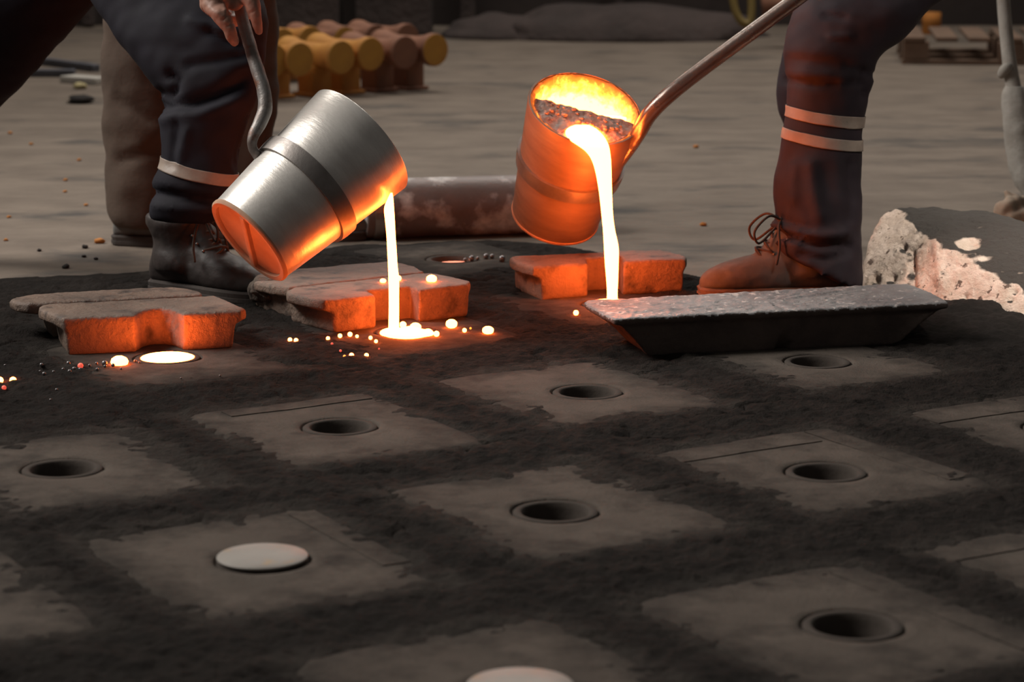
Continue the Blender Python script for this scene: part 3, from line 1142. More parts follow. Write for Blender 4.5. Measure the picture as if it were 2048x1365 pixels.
# right pour: metal behind the slag skin, the tongue at the lip and the stream
cO = mpos['O']
t = thing('molten_metal', 'white hot stream from the right ladle falling behind the ingot', 'molten metal', cO)
bm = bmesh.new()
rows = []
for a, b, y, zz, f in [(1150, 1178, 250, 0.330, 0.25), (1136, 1190, 256, 0.333, 0.3), (1131, 1200, 264, 0.336, 0.3), (1133, 1208, 273, 0.339, 0.3), (1143, 1214, 283, 0.343, 0.32), (1158, 1218, 293, 0.348, 0.36)]:
    rows.append((a, b, y, (mouth_pt((a + b) / 2, y, zz) - CO).dot(FW), f))
dl = rows[-1][3] - 0.006
for a, b, y, f in [(1172, 1220, 304, 0.45), (1183, 1222, 320, 0.6), (1191, 1223, 345, 0.75), (1198, 1224, 385, 0.8), (1203, 1226, 430, 0.8), (1206, 1230, 460, 0.8), (1208, 1237, 495, 0.8), (1210, 1237, 530, 0.8),
                (1213, 1236, 565, 0.8), (1214, 1235, 590, 0.8), (1213, 1236, 616, 0.8)]:
    rows.append((a, b, y, dl, f))
add_rings(bm, px_rings([(a, y, b, y, d, f) for a, b, y, d, f in rows], 22, 6))
obj('stream', bm, M['melt'], t)
bm = bmesh.new()
blob_bm(bm, (cO.x, cO.y, 0.007), 0.05, 3, (1, 1, 0.12))
obj('pool', bm, M['melt'], t)
# bath: level surface behind the skin
bm = bmesh.new()
inv = lm2.inverted()
ring = []
for i in range(48):
    a = 2 * PI * i / 48
    v = math.sin(a)
    # level plane through the top edge of the slag skin, clipped to the lining
    ring.append((math.cos(a) * 0.103, v))
top, bot = [], []
zlev = (lip2(0, -0.004, 0.300)).z
for cu, v in ring:
    # walk along the level plane: local point = side * cu + upward direction solved for height
    # choose depth along the ladle axis so that the world height equals zlev
    vv = 0.5 * (v - 1) * 0.10
    p = dn * (vv) + sd * cu * 1.08 * math.sqrt(max(0, 1 - (vv / 0.115) ** 2)) * 0.98
    lo_, hi_ = 0.02, 0.33
    for _ in range(30):
        mid = (lo_ + hi_) / 2
        if (lm2 @ Vector((p.x, p.y, mid))).z > zlev:
            hi_ = mid
        else:
            lo_ = mid
    w = lm2 @ Vector((p.x, p.y, lo_))
    top.append(w)
    bot.append(w - Vector((0, 0, 0.012)))
add_rings(bm, [bot, top], True)
bmesh.ops.triangulate(bm, faces=[f for f in bm.faces if len(f.verts) > 4])
obj('bath', bm, M['melt'], t, False)

# pools standing in filled cups
def pool(key, label, m, r, z, sq=0.12, name='molten_pool', dx=0, dy=0):
    c = mpos[key]
    bm = bmesh.new()
    blob_bm(bm, (c.x + dx, c.y + dy, z), r, 3, (1, 1, sq), 0.03, 10)
    tag(obj(name, bm, M[m], None, True, (c.x, c.y, 0)), label, 'molten metal')


pool('L', 'white hot pool brimming in the cup in front of the left weights', 'melt', 0.0555, 0.0045, 0.12)
pool('Q', 'orange hot metal in the cup by the dark boot toe', 'pool_orange', 0.055, 0.006, 0.26)
pool('N', 'dull red pool sunken in the cup behind the middle weights', 'ember', 0.049, -0.009, 0.10, dx=0.004, dy=-0.006)

# beads
ico = {}


def bead(px, py, rpx, m, label, group='beads of spilled metal', z=None, on=0.006, sq=1.0):
    """rpx radius in photo pixels; the bead rests on the surface at height on"""
    c = G(px, py, on)
    d = (c - CO).dot(FW)
    r = rpx / FPX * d
    key = (m, round(sq, 2))
    if key not in ico:
        b = bmesh.new()
        bmesh.ops.create_icosphere(b, subdivisions=2, radius=1)
        for v in b.verts:
            v.co.z *= sq
        me = from_bm(b, 'metal_bead')
        me.polygons.foreach_set('use_smooth', [True] * len(me.polygons))
        me.materials.append(M[m])
        ico[key] = me
    c = G(px, py, on + r * sq * 0.75)
    o = bpy.data.objects.new('metal_bead', ico[key])
    o.location = c
    o.scale = (r, r, r)
    link(o)
    tag(o, label, 'bead', group)


LAB = 'small glowing bead on the sand in front of the middle cup'
for x, y, r in [(580, 680, 4.5), (592, 681, 4.5), (656, 677, 4), (680, 672, 4.5), (700, 669, 5), (714, 673, 3.5), (741, 676, 4), (752, 683, 3.8), (703, 711, 5), (733, 711, 4.5)]:
    bead(x, y, r, 'bead_hot', LAB, 'glowing beads in front of the middle cup')
for x, y, r in [(664, 688, 2.8), (681, 702, 2.8), (689, 713, 3), (758, 698, 2), (610, 699, 1.8)]:
    bead(x, y, r, 'bead_red' if r < 2.9 else 'bead_orange', 'tiny reddish bead on the sand in front of the middle cup', 'reddish beads in front of the middle cup')
bead(873, 668, 6, 'bead_hot', 'glowing bead touching the right end of the middle pool')
bead(903, 648, 12, 'bead_hot', 'large glowing bead at the right foot of the middle weight', sq=0.8)
bead(929, 661, 4.5, 'bead_hot', 'small glowing bead between the two large ones right of the middle cup')
bead(941, 657, 2.3, 'bead_orange', 'tiny orange bead right of the middle cup, left of the last large bead')
bead(976, 661, 12, 'bead_hot', 'large glowing bead farthest right of the middle cup', sq=0.72)
bead(806, 650, 7, 'bead_hot', 'glowing bead right beside the foot of the left stream')
bead(831, 655, 12, 'bead_hot', 'large glowing bead at the back rim of the middle pool', sq=0.8)
bead(766, 562, 6.5, 'bead_hot', 'small glowing bead on the middle weight left of the stream', on=0.077, sq=0.7)
bead(797, 557, 6, 'bead_hot', 'glowing bead on the middle weight half hidden by the stream', on=0.077)
bead(863, 558, 11, 'bead_hot', 'large glowing bead on the middle weight right of the stream', on=0.077, sq=0.75)
bead(1152, 626, 5.5, 'bead_hot', 'single glowing bead left of the ingot end')
bead(239, 724, 18, 'bead_hot', 'large half round glowing bead left of the brimming cup', on=0.0, sq=0.7)
bead(26, 761, 7, 'bead_hot', 'glowing yellow bead near the left edge of the photo')
bead(8, 776, 5, 'bead_red', 'dull red bead under the yellow one at the left edge')
bead(0, 761, 7, 'bead_hot', 'glowing bead cut by the left edge of the photo')
bead(161, 732, 6, 'bead_red', 'pinkish red bead among the grey ones left of the brimming cup')
bead(137, 727, 4.5, 'bead_grey', 'grey bead with a reddish tint left of the pinkish red one', 'cold grey beads left of the brimming cup')
for x, y, r in [(83, 730, 4), (88, 748, 4), (107, 744, 3), (126, 739, 3.2), (139, 743, 4), (148, 738, 4.2), (160, 739, 3.6), (179, 731, 3), (193, 727, 3), (209, 727, 6), (226, 731, 4), (194, 739, 3.2), (242, 738, 2.6), (270, 722, 3), (279, 725, 2.5),
                (113, 780, 3), (101, 800, 2.5), (362, 757, 2.2), (440, 752, 2.4), (80, 743, 2.4), (92, 728, 2.5), (10, 731, 2.5), (210, 733, 3.4)]:
    bead(x, y, r, 'bead_grey', 'small cold grey iron bead on the sand around the brimming left cup', 'cold grey beads on the sand')
for x, y, r in [(943, 517, 6), (955, 517, 4), (972, 513, 6), (984, 513, 5), (1004, 518, 7), (930, 520, 4)]:
    bead(x, y, r, 'bead_grey', 'grey spatter lump on the sand right of the dull red pool', 'grey spatter by the dull red pool')
for x, y, r in [(477, 545, 6), (486, 549, 4), (498, 551, 4)]:
    bead(x, y, r, 'bead_grey', 'grey spatter lump by the toe of the dark boot', 'grey spatter by the dark boot')


# ------------------------------------------------------------------ boots
def boot(parent_t, pos, heading, s, shaft_h, shaft_r, m_up, m_sole, lean=0.0, laces=True):
    """boot standing at pos (heel centre on the ground), toe along heading (radians)"""
    R = Matrix.Translation(pos) @ Matrix.Rotation(heading, 4, 'Z') @ Matrix.Scale(s, 4)
    bm = bmesh.new()
    sec = [(-0.005, .022, .02, .075), (0.008, .034, .02, .10), (0.05, .038, .02, .125), (0.10, .040, .02, .125), (0.14, .043, .02, .112), (0.18, .048, .02, .095), (0.22, .050, .02, .083), (0.255, .047, .02, .074), (0.285, .036, .02, .06), (0.302, .018, .02, .042)]
    rings = []
    for x, w, zb, zt in crom(sec, 3):
        ring = []
        for i in range(28):
            a = 2 * PI * i / 28
            c, sn = math.cos(a), math.sin(a)
            yy = w * math.copysign(abs(c) ** 0.8, c)
            zm, hz = zb + (zt - zb) * 0.35, 0
            zz = zm + (zt - zm) * sn if sn > 0 else zm + (zm - zb) * math.copysign(abs(sn) ** 0.5, sn)
            ring.append(R @ Vector((x, yy, zz)))
        rings.append(ring)
    add_rings(bm, rings)
    rr = []
    for k in range(8):
        f = k / 7
        z = 0.05 + (shaft_h - 0.05) * f
        xx = 0.058 + 0.012 * (1 - f) - lean * f
        rx = shaft_r * (1.0 + 0.10 * math.sin(f * 9)) * (0.88 + 0.12 * f)
        ry = shaft_r * 0.85 * (1.0 + 0.08 * math.sin(f * 9))
        rr.append([R @ Vector((xx + rx * math.cos(2 * PI * i / 24), ry * math.sin(2 * PI * i / 24), z)) for i in range(24)])
    add_rings(bm, rr)
    # tongue and vamp bridging shaft and foot
    add_tube(bm, [R @ Vector(p) for p in [(0.17, 0, .075), (0.135, 0, .105), (0.11, 0, .14), (0.095, 0, shaft_h * 0.92)]], [0.026 * s, 0.028 * s, 0.028 * s, 0.024 * s], 14, 4)
    me = remesh(bm, 0.0055 * s, 5)
    displace(me, lambda co, n: 0.0022 * noise.noise(Vector((co.x * 16, co.y * 16, co.z * 38))) + 0.0012 * noise.noise(co * 60))
    b = fin('boot', me, m_up, parent_t)
    # sole
    bm = bmesh.new()
    out = []
    for x, w, zb, zt in crom(sec, 3):
        out.append((x, w + 0.005))
    prof = [(x * 1.01, w) for x, w in out] + [(x * 1.01, -w) for x, w in reversed(out)]
    prof = [(-0.012, 0.014)] + prof + [(-0.012, -0.014)]
    rs = []
    for z, k in ((0, 0.97), (0.004, 1.0), (0.012, 1.0), (0.0125, 0.985), (0.022, 1.0), (0.026, 0.97)):
        rs.append([R @ Vector((0.145 + (x - 0.145) * k, y * k, z)) for x, y in prof])
    add_rings(bm, rs)
    so = obj('sole', bm, m_sole, b, False)
    # stitched seam between vamp and quarter
    if laces:
        bm = bmesh.new()
        top = [(0.178, .098), (0.160, .112), (0.144, .126), (0.132, .142), (0.123, .158)]
        for i, (x, z) in enumerate(top):
            w = 0.026 - 0.002 * i
            x2, z2 = top[min(i + 1, 4)]
            add_tube(bm, [R @ Vector(p) for p in [(x - 0.008, -w, z - 0.012), (x + 0.004, 0, z + 0.006), (x2 - 0.008, w, z2 - 0.012)]], [0.0028 * s] * 3, 8, 4)
            add_tube(bm, [R @ Vector(p) for p in [(x - 0.008, w, z - 0.012), (x + 0.006, 0, z + 0.009), (x2 - 0.008, -w, z2 - 0.012)]], [0.0028 * s] * 3, 8, 4)
        kx, kz = 0.130, 0.165
        for sg in (-1, 1):
            add_tube(bm, [R @ Vector(p) for p in [(kx, 0, kz), (kx + 0.03, sg * 0.02, kz + 0.012), (kx + 0.062, sg * 0.032, kz - 0.018), (kx + 0.052, sg * 0.026, kz - 0.045), (kx + 0.02, sg * 0.012, kz - 0.02), (kx, 0, kz)]], [0.0027 * s] * 6, 8, 6)
            add_tube(bm, [R @ Vector(p) for p in [(kx, 0, kz), (kx + 0.012, sg * 0.034, kz - 0.01), (kx + 0.012, sg * 0.05, kz - 0.05), (kx + 0.018, sg * 0.054, kz - 0.085)]], [0.0027 * s] * 4, 8, 5)
        blob_bm(bm, R @ Vector((kx, 0, kz)), 0.008 * s, 2)
        obj('laces', bm, M['lace'], b)
        bm = bmesh.new()
        for x, z in top:
            for sg in (-1, 1):
                blob_bm(bm, R @ Vector((x - 0.010, sg * 0.030, z - 0.014)), 0.0032 * s, 1)
        e = obj('eyelets', bm, M['band'], b)
        e['kind'] = 'stuff'
    return b


def stripe(parent_o, rows, m, off=0.003, sub=4):
    """tape loop wrapped on the cloth of parent_o: rows as for px_rings"""
    rg = px_rings(rows, 64, sub)
    bm = bmesh.new()
    add_rings(bm, rg, False)
    me = from_bm(bm)
    o = bpy.data.objects.new('stripe_tmp', me)
    COL.objects.link(o)
    sw = o.modifiers.new('w', 'SHRINKWRAP')
    tgt = bpy.data.objects.new('tgt', parent_o.data.copy())
    COL.objects.link(tgt)
    org = Vector()
    q = parent_o
    while q is not None:
        org += q.location
        q = q.parent
    tgt.location = org
    sw.target = tgt
    sw.wrap_method = 'NEAREST_SURFACEPOINT'
    sw.wrap_mode = 'OUTSIDE_SURFACE'
    sw.offset = off
    so = o.modifiers.new('t', 'SOLIDIFY')
    so.thickness = 0.0015
    so.offset = -1
    dg = bpy.context.evaluated_depsgraph_get()
    dg.update()
    me2 = bpy.data.meshes.new_from_object(o.evaluated_get(dg))
    bpy.data.objects.remove(o)
    bpy.data.objects.remove(tgt)
    return fin('reflective_stripe', me2, m, parent_o)


# ------------------------------------------------------------------ worker with the left ladle
base = G(360, 575)
pl = thing('person', 'person in navy work clothes and dark laced boots gripping the left ladle handle', 'person', (base.x, base.y, 0))
bm = bmesh.new()
front = [(100, -330, 420, -330, 5.78, .75), (120, -200, 430, -230, 5.75, .75), (150, -70, 455, -160, 5.70, .62), (188, 12, 505, -80, 5.66, .56), (248, 98, 534, 10, 5.60, .55), (300, 168, 536, 78, 5.57, .56), (319, 205, 527, 128, 5.55, .58), (321, 225, 517, 175, 5.54, .62),
         (318, 262, 503, 232, 5.54, .66), (322, 300, 482, 290, 5.54, .72), (318, 330, 476, 345, 5.54, .75), (304, 372, 474, 385, 5.54, .75), (306, 396, 462, 412, 5.54, .75), (296, 420, 448, 432, 5.54, .72), (302, 438, 436, 448, 5.54, .7)]
back = [(430, -300, 100, -330, 5.8, .7), (240, -60, 40, -230, 5.80, .75), (186, 10, -10, -150, 5.86, .75), (112, 92, -60, -70, 5.92, .8), (48, 166, -110, 10, 5.98, .8), (-5, 222, -150, 90, 6.04, .8), (-80, 310, -215, 210, 6.12, .8), (-150, 420, -270, 340, 6.2, .8), (-190, 490, -300, 440, 6.22, .8)]
add_rings(bm, px_rings(front, 36, 4))
add_rings(bm, px_rings(back, 36, 4))
me = remesh(bm, 0.0095, 5)
C = [([(319, 186), (338, 188), (352, 178), (354, 160), (340, 150)], -0.016, 9), ([(330, 212), (380, 208), (430, 192), (490, 160)], -0.020, 16), ([(325, 240), (350, 222), (400, 226), (470, 200)], 0.008, 12),
     ([(430, 20), (480, 45)], -0.010, 8), ([(420, 60), (480, 90)], -0.009, 9), ([(380, 40), (460, 68)], 0.007, 9), ([(345, 330), (348, 290), (352, 250)], -0.008, 8), ([(360, 320), (375, 260)], 0.006, 9),
     ([(305, 384), (345, 388), (390, 400), (440, 404)], -0.016, 8), ([(310, 412), (370, 420), (430, 424)], 0.008, 8), ([(470, 330), (480, 280), (500, 230)], -0.006, 7), ([(380, 130), (450, 118), (510, 105)], -0.006, 10)]
folds(me, C, 0.005, 10)
tr = fin('trousers', me, M['navy'], pl)
stripe(tr, [(324, 312, 474, 348, 5.54, .85), (321, 322, 475, 359, 5.54, .85), (316, 334, 475, 372, 5.54, .85)], M['stripe'])
hd = math.atan2((G(505, 606) - G(300, 580)).y, (G(505, 606) - G(300, 580)).x)
boot(pl, G(318, 582) + Vector((0, 0, 0.004)), hd, 1.13, 0.165, 0.068, M['leather'], M['solem'])
boot(pl, G(-300, 545), hd, 1.1, 0.13, 0.055, M['leather'], M['solem'], laces=False)
# jacket and the arms (above the frame)
bm = bmesh.new()
add_rings(bm, px_rings([(95, -290, 430, -300, 5.76, .7), (110, -400, 440, -410, 5.72, .62), (150, -560, 490, -570, 5.66, .62), (200, -680, 540, -690, 5.6, .55), (280, -740, 500, -745, 5.58, .5)], 32, 4))
add_tube(bm, [P(500, -650, 5.45), P(560, -420, 5.32), P(500, -180, 5.22), P(468, -105, 5.19)], [0.085, 0.065, 0.052, 0.045], 20, 5)
add_tube(bm, [P(240, -640, 5.65), P(180, -480, 5.40), P(250, -440, 5.38)], [0.085, 0.062, 0.046], 20, 5)
me = remesh(bm, 0.014, 5)
folds(me, [], 0.007, 9)
fin('jacket', me, M['navy'], pl)


def grip_hand(bm, T):
    """hand closed round a rod; T(px, py, d) maps into the world.  palm + index..little + thumb"""
    add_tube(bm, [T(466, -130, 5.19), T(455, -80, 5.175), T(445, -40, 5.165)], [0.031, 0.028, 0.031], 18, 4)
    add_tube(bm, [T(447, -45, 5.165), T(437, -8, 5.150), T(431, 12, 5.145)], [0.034, 0.036, 0.026], 18, 4)
    add_tube(bm, [T(440, -30, 5.185), T(424, -4, 5.185), T(420, 8, 5.185)], [0.034, 0.030, 0.022], 18, 4)
    add_tube(bm, [T(470, -50, 5.160), T(478, -20, 5.150), T(470, 5, 5.150)], [0.030, 0.027, 0.018], 18, 4)
    # index finger lies down the near side of the rod
    add_tube(bm, [T(428, 8, 5.140), T(444, 34, 5.122), T(457, 55, 5.118), T(464, 74, 5.122), T(469, 83, 5.132)], [0.021, 0.0195, 0.0150, 0.0130, 0.0105], 14, 4)
    # thumb over the other side
    add_tube(bm, [T(478, -22, 5.150), T(500, -2, 5.135), T(509, 24, 5.130), T(514, 46, 5.132), T(518, 63, 5.136)], [0.024, 0.0195, 0.0150, 0.0118, 0.0080], 14, 4)
    # the other three fingers curl behind the rod
    for i in range(3):
        dd = 0.020 * (i + 1)
        add_tube(bm, [T(424 - 2 * i, 2 - 9 * i, 5.150 + dd), T(440, 26 - 8 * i, 5.155 + dd), T(462, 40 - 9 * i, 5.178 + dd), T(486, 36 - 12 * i, 5.200 + dd), T(500, 20 - 12 * i, 5.195 + dd)], [0.019, 0.018, 0.015, 0.0125, 0.0095], 12, 4)


bm = bmesh.new()
grip_hand(bm, P)
hme = remesh(bm, 0.0032, 3)
cr = [([(430, 10), (446, 4), (470, -8)], -0.0022, 5), ([(446, 40), (456, 30), (466, 28)], -0.0016, 3), ([(508, 22), (500, 26)], -0.0015, 3), ([(410, 8), (420, 22), (434, 26)], 0.0035, 9), ([(455, 52), (468, 46)], -0.0014, 3), ([(440, -30), (446, 0), (450, 20)], 0.002, 4)]
folds(hme, cr, 0.0012, 40)
bm = bmesh.new()
bm.from_mesh(hme)
bpy.data.meshes.remove(hme)
# rest of the body inside the clothes and above the frame
b2 = bmesh.new()
add_tube(b2, [P(466, -125, 5.19), P(500, -180, 5.22), P(558, -420, 5.32), P(500, -650, 5.45)], [0.033, 0.038, 0.045, 0.055], 16, 4)
add_tube(b2, [P(370, -560, 5.62), P(380, -740, 5.56), P(392, -800, 5.53), P(400, -830, 5.5)], [0.12, 0.075, 0.056, 0.06], 20, 4)
blob_bm(b2, P(412, -905, 5.47), 0.115, 3, (0.78, 0.95, 1.1))
add_tube(b2, [P(420, -880, 5.37), P(422, -895, 5.345)], [0.02, 0.012], 10, 3)
add_tube(b2, [P(240, -640, 5.65), P(180, -480, 5.40), P(280, -430, 5.38)], [0.055, 0.042, 0.03], 16, 4)
for i in range(4):
    add_tube(b2, [P(280, -436 + 10 * i, 5.38 + .015 * i), P(312, -432 + 8 * i, 5.36 + .015 * i), P(322, -405 + 6 * i, 5.39 + .015 * i)], [0.014, 0.012, 0.009], 10, 3)
bme = remesh(b2, 0.009, 3)
bm.from_mesh(bme)
bpy.data.meshes.remove(bme)
obj('body', bm, M['skin'], pl)

# ------------------------------------------------------------------ worker with the right ladle
base = G(1640, 590)
pr = thing('person', 'person in plum work trousers with two pale tapes and tan boots behind the ingot', 'person', (base.x, base.y, 0))
bm = bmesh.new()
front = [(1700, -420, 2060, -300, 5.85, .7), (1660, -260, 2050, -120, 5.84, .62), (1625, -110, 1985, -70, 5.80, .6), (1590, 4, 1876, 6, 5.70, .62), (1572, 58, 1815, 68, 5.68, .66), (1565, 100, 1765, 108, 5.665, .72), (1566, 130, 1749, 134, 5.665, .76), (1571, 158, 1745, 162, 5.665, .8), (1572, 205, 1735, 200, 5.665, .8),
         (1565, 250, 1727, 250, 5.665, .82), (1557, 300, 1724, 300, 5.665, .85), (1549, 350, 1722, 350, 5.665, .88), (1546, 395, 1724, 400, 5.665, .9), (1549, 430, 1725, 440, 5.665, .9), (1550, 455, 1725, 488, 5.665, .9), (1543, 484, 1725, 540, 5.665, .9), (1553, 498, 1726, 584, 5.665, .88)]
back = [(1720, -300, 2000, -260, 5.95, .7), (1650, -100, 1880, -60, 6.02, .7), (1580, 60, 1730, 80, 6.1, .8), (1557, 150, 1690, 160, 6.12, .8), (1556, 215, 1690, 220, 6.14, .8), (1570, 252, 1690, 260, 6.16, .8), (1590, 320, 1700, 330, 6.2, .85), (1600, 420, 1712, 430, 6.25, .85), (1605, 500, 1712, 505, 6.26, .85)]
add_rings(bm, px_rings(front, 36, 4))
add_rings(bm, px_rings(back, 28, 4))
me = remesh(bm, 0.0095, 4)
C = [([(1575, 158), (1620, 168), (1670, 166)], -0.010, 8), ([(1578, 150), (1630, 152), (1690, 158)], 0.007, 8), ([(1580, 118), (1620, 122), (1668, 128)], -0.006, 9), ([(1690, 130), (1725, 140), (1745, 150)], -0.007, 6),
     ([(1690, 165), (1725, 165)], -0.007, 6), ([(1725, 150), (1728, 190)], -0.008, 7), ([(1620, 330), (1628, 380), (1640, 430)], 0.009, 14), ([(1590, 330), (1585, 400)], 0.005, 10), ([(1652, 340), (1655, 400), (1665, 440)], -0.005, 18),
     ([(1552, 450), (1590, 462), (1640, 474), (1690, 466)], 0.012, 9), ([(1550, 470), (1590, 478), (1640, 490), (1700, 492)], -0.014, 8), ([(1560, 440), (1590, 452), (1620, 460)], -0.008, 7), ([(1545, 486), (1570, 482), (1600, 490)], 0.008, 6), ([(1600, 510), (1650, 520), (1700, 505)], -0.010, 8), ([(1700, 330), (1706, 400), (1700, 440)], -0.008, 10), ([(1650, 30), (1690, 36)], -0.006, 6), ([(1660, 72), (1700, 74)], 0.006, 5)]
folds(me, C, 0.0045, 10)
tr2 = fin('trousers', me, M['maroon'], pr)
stripe(tr2, [(1573, 210, 1730, 233, 5.665, .95), (1571, 220, 1730, 244, 5.665, .95), (1569, 231, 1729, 255, 5.665, .95)], M['stripe'])
stripe(tr2, [(1564, 253, 1726, 279, 5.665, .95), (1562, 264, 1726, 290, 5.665, .95), (1559, 274, 1725, 301, 5.665, .95)], M['stripe'])
boot(pr, G(1684, 598) + Vector((0, 0.035, 0.0)), math.radians(184), 1.10, 0.15, 0.058, M['suede'], M['soletan'])
boot(pr, G(1655, 505) + Vector((0, 0, -0.012)), math.radians(95), 1.05, 0.13, 0.048, M['suede'], M['soletan'], laces=False)
bm = bmesh.new()
add_rings(bm, px_rings([(1700, -380, 2060, -330, 5.85, .66), (1680, -520, 2030, -490, 5.78, .6), (1640, -700, 1990, -680, 5.7, .58), (1690, -770, 1920, -760, 5.68, .5)], 32, 4))
add_tube(bm, [P(1660, -660, 5.6), P(1620, -420, 5.5), P(1720, -170, 5.5)], [0.085, 0.062, 0.045], 20, 5)
add_tube(bm, [P(1960, -640, 5.6), P(2040, -440, 5.45), P(1960, -330, 5.48)], [0.085, 0.062, 0.045], 20, 5)
me = remesh(bm, 0.014, 5)
folds(me, [], 0.007, 9)
fin('jacket', me, M['maroon'], pr)
b2 = bmesh.new()
add_tube(b2, [P(1800, -560, 5.7), P(1795, -760, 5.66), P(1790, -820, 5.62)], [0.11, 0.07, 0.056], 20, 4)
blob_bm(b2, P(1770, -905, 5.56), 0.115, 3, (0.8, 0.95, 1.1))
add_tube(b2, [P(1735, -885, 5.47), P(1728, -898, 5.45)], [0.02, 0.012], 10, 3)
for (sx, sy, sd_, hx, hy, hd_) in ((1720, -170, 5.5, 1745, -120, 5.5), (1960, -330, 5.48, 1935, -270, 5.49)):
    add_tube(b2, [P(sx, sy - 40, sd_), P(sx, sy, sd_), P(hx, hy, hd_)], [0.036, 0.033, 0.034], 16, 4)
    for i in range(4):
        add_tube(b2, [P(hx + 18 * i - 22, hy, hd_ - .03), P(hx + 18 * i - 14, hy + 26, hd_ - .03), P(hx + 18 * i - 6, hy + 34, hd_ + .005)], [0.012, 0.0115, 0.009], 10, 3)
me = remesh(b2, 0.008, 3)
fin('body', me, M['skin'], pr)

# ------------------------------------------------------------------ worker walking behind
base = G(270, 478)
pb = thing('person', 'person in loose brown trousers walking past behind the left worker', 'person', (base.x, base.y, -0.012))
bm = bmesh.new()
D = 6.50
add_rings(bm, px_rings([(215, -330, 470, -320, D + .1, .7), (210, -180, 420, -180, D + .05, .6), (207, -40, 372, -30, D, .62), (204, 60, 360, 66, D, .68), (202, 160, 352, 166, D, .72), (205, 260, 345, 266, D, .75), (212, 360, 340, 366, D, .78), (222, 430, 338, 436, D, .8), (232, 452, 336, 458, D, .8)], 32, 4))
add_rings(bm, px_rings([(240, -320, 500, -320, D + .15, .7), (330, -150, 520, -160, D + .1, .65), (410, 0, 556, -6, D + .12, .7), (436, 120, 556, 116, D + .12, .75), (450, 240, 552, 238, D + .1, .78), (455, 340, 548, 340, D + .1, .8), (458, 440, 544, 440, D + .1, .8)], 32, 4))
me = remesh(bm, 0.014, 5)
folds(me, [([(230, 200), (300, 240)], -0.01, 12), ([(240, 320), (310, 300)], -0.01, 12)], 0.010, 7)
fin('trousers', me, M['browncloth'], pb)
boot(pb, G(232, 482) + Vector((0, 0.03, -0.012)), math.radians(-12), 1.1, 0.12, 0.045, M['suede'], M['solem'], laces=False)
boot(pb, G(492, 472) + Vector((0, 0.06, -0.012)), math.radians(-8), 1.1, 0.12, 0.052, M['suede'], M['solem'], laces=False)
bm = bmesh.new()
add_rings(bm, px_rings([(205, -290, 500, -290, D + .1, .66), (215, -430, 500, -430, D + .1, .6), (205, -600, 520, -600, D + .1, .55), (270, -660, 450, -660, D + .1, .5)], 32, 4))
add_tube(bm, [P(240, -580, D), P(190, -420, D - .05), P(210, -280, D - .1)], [0.08, 0.06, 0.045], 16, 4)
add_tube(bm, [P(490, -580, D + .1), P(560, -420, D + .1), P(590, -290, D + .05)], [0.08, 0.06, 0.045], 16, 4)
me = remesh(bm, 0.016, 5)
fin('jacket', me, M['browncloth'], pb)
bm = bmesh.new()
add_tube(bm, [P(358, -560, D + .1), P(362, -660, D + .08), P(368, -715, D + .05)], [0.1, 0.06, 0.055], 16, 4)
blob_bm(bm, P(378, -785, D), 0.11, 3, (0.8, 0.95, 1.1))
for hx, hy, hd_ in ((212, -270, D - .1), (592, -280, D + .05)):
    add_tube(bm, [P(hx, hy - 30, hd_), P(hx + 4, hy + 30, hd_)], [0.032, 0.036], 14, 4)
    for i in range(4):
        add_tube(bm, [P(hx - 20 + 13 * i, hy + 40, hd_), P(hx - 22 + 14 * i, hy + 75, hd_ - .01), P(hx - 20 + 13 * i, hy + 98, hd_ + .01)], [0.0105, 0.0095, 0.0075], 10, 3)
me = remesh(bm, 0.007, 3)
fin('body', me, M['skin'], pb)

# ------------------------------------------------------------------ refractory block at the right
pts = [G(1716, 585), G(1790, 606), G(1890, 622), G(2048, 652), G(2240, 690), G(2260, 570), G(1960, 545), G(1770, 548)]
pts += [G(1735, 487, 0.095), G(1764, 424, 0.165), G(1800, 412, 0.185), G(1862, 411, 0.185), G(1955, 416, 0.182), G(2010, 446, 0.165), G(2120, 470, 0.15), G(2240, 480, 0.14), G(1835, 462, 0.148), G(1900, 500, 0.125), G(1960, 507, 0.122), G(2050, 508, 0.122), G(2240, 520, 0.12)]
bm = bmesh.new()
for p in pts:
    bm.verts.new(p)
bmesh.ops.convex_hull(bm, input=bm.verts)
bmesh.ops.delete(bm, geom=[v for v in bm.verts if not v.link_faces], context='VERTS')
me = remesh(bm, 0.008, 6)


def rockd(co, n):
    v = 0.008 * noise.noise(co * 9) + 0.004 * noise.noise(co * 22) + 0.0028 * fbm(co, 50, 3)
    q = proj(co)
    v -= 0.03 * math.exp(-(((q[0] - 1936) / 18) ** 2 + ((q[1] - 488) / 10) ** 2))
    v -= 0.012 * math.exp(-(seg_dist(q, (1820, 500), (1825, 570)) / 6) ** 2)
    v += 0.010 * math.exp(-(seg_dist(q, (1878, 490), (1885, 570)) / 12) ** 2)
    for hx, hy, hr in ((1805, 492, 6), (1750, 560, 9), (1782, 556, 9), (2028, 580, 8), (1930, 592, 5), (2022, 598, 6)):
        v -= 0.014 * math.exp(-(((q[0] - hx) / hr) ** 2 + ((q[1] - hy) / hr) ** 2))
    return v


displace(me, rockd)
c = G(1960, 600)
tag(fin('refractory_block', me, M['rock'], None, True, (c.x, c.y, 0)), 'broken pale refractory block with soot darkened top, right edge', 'rock')

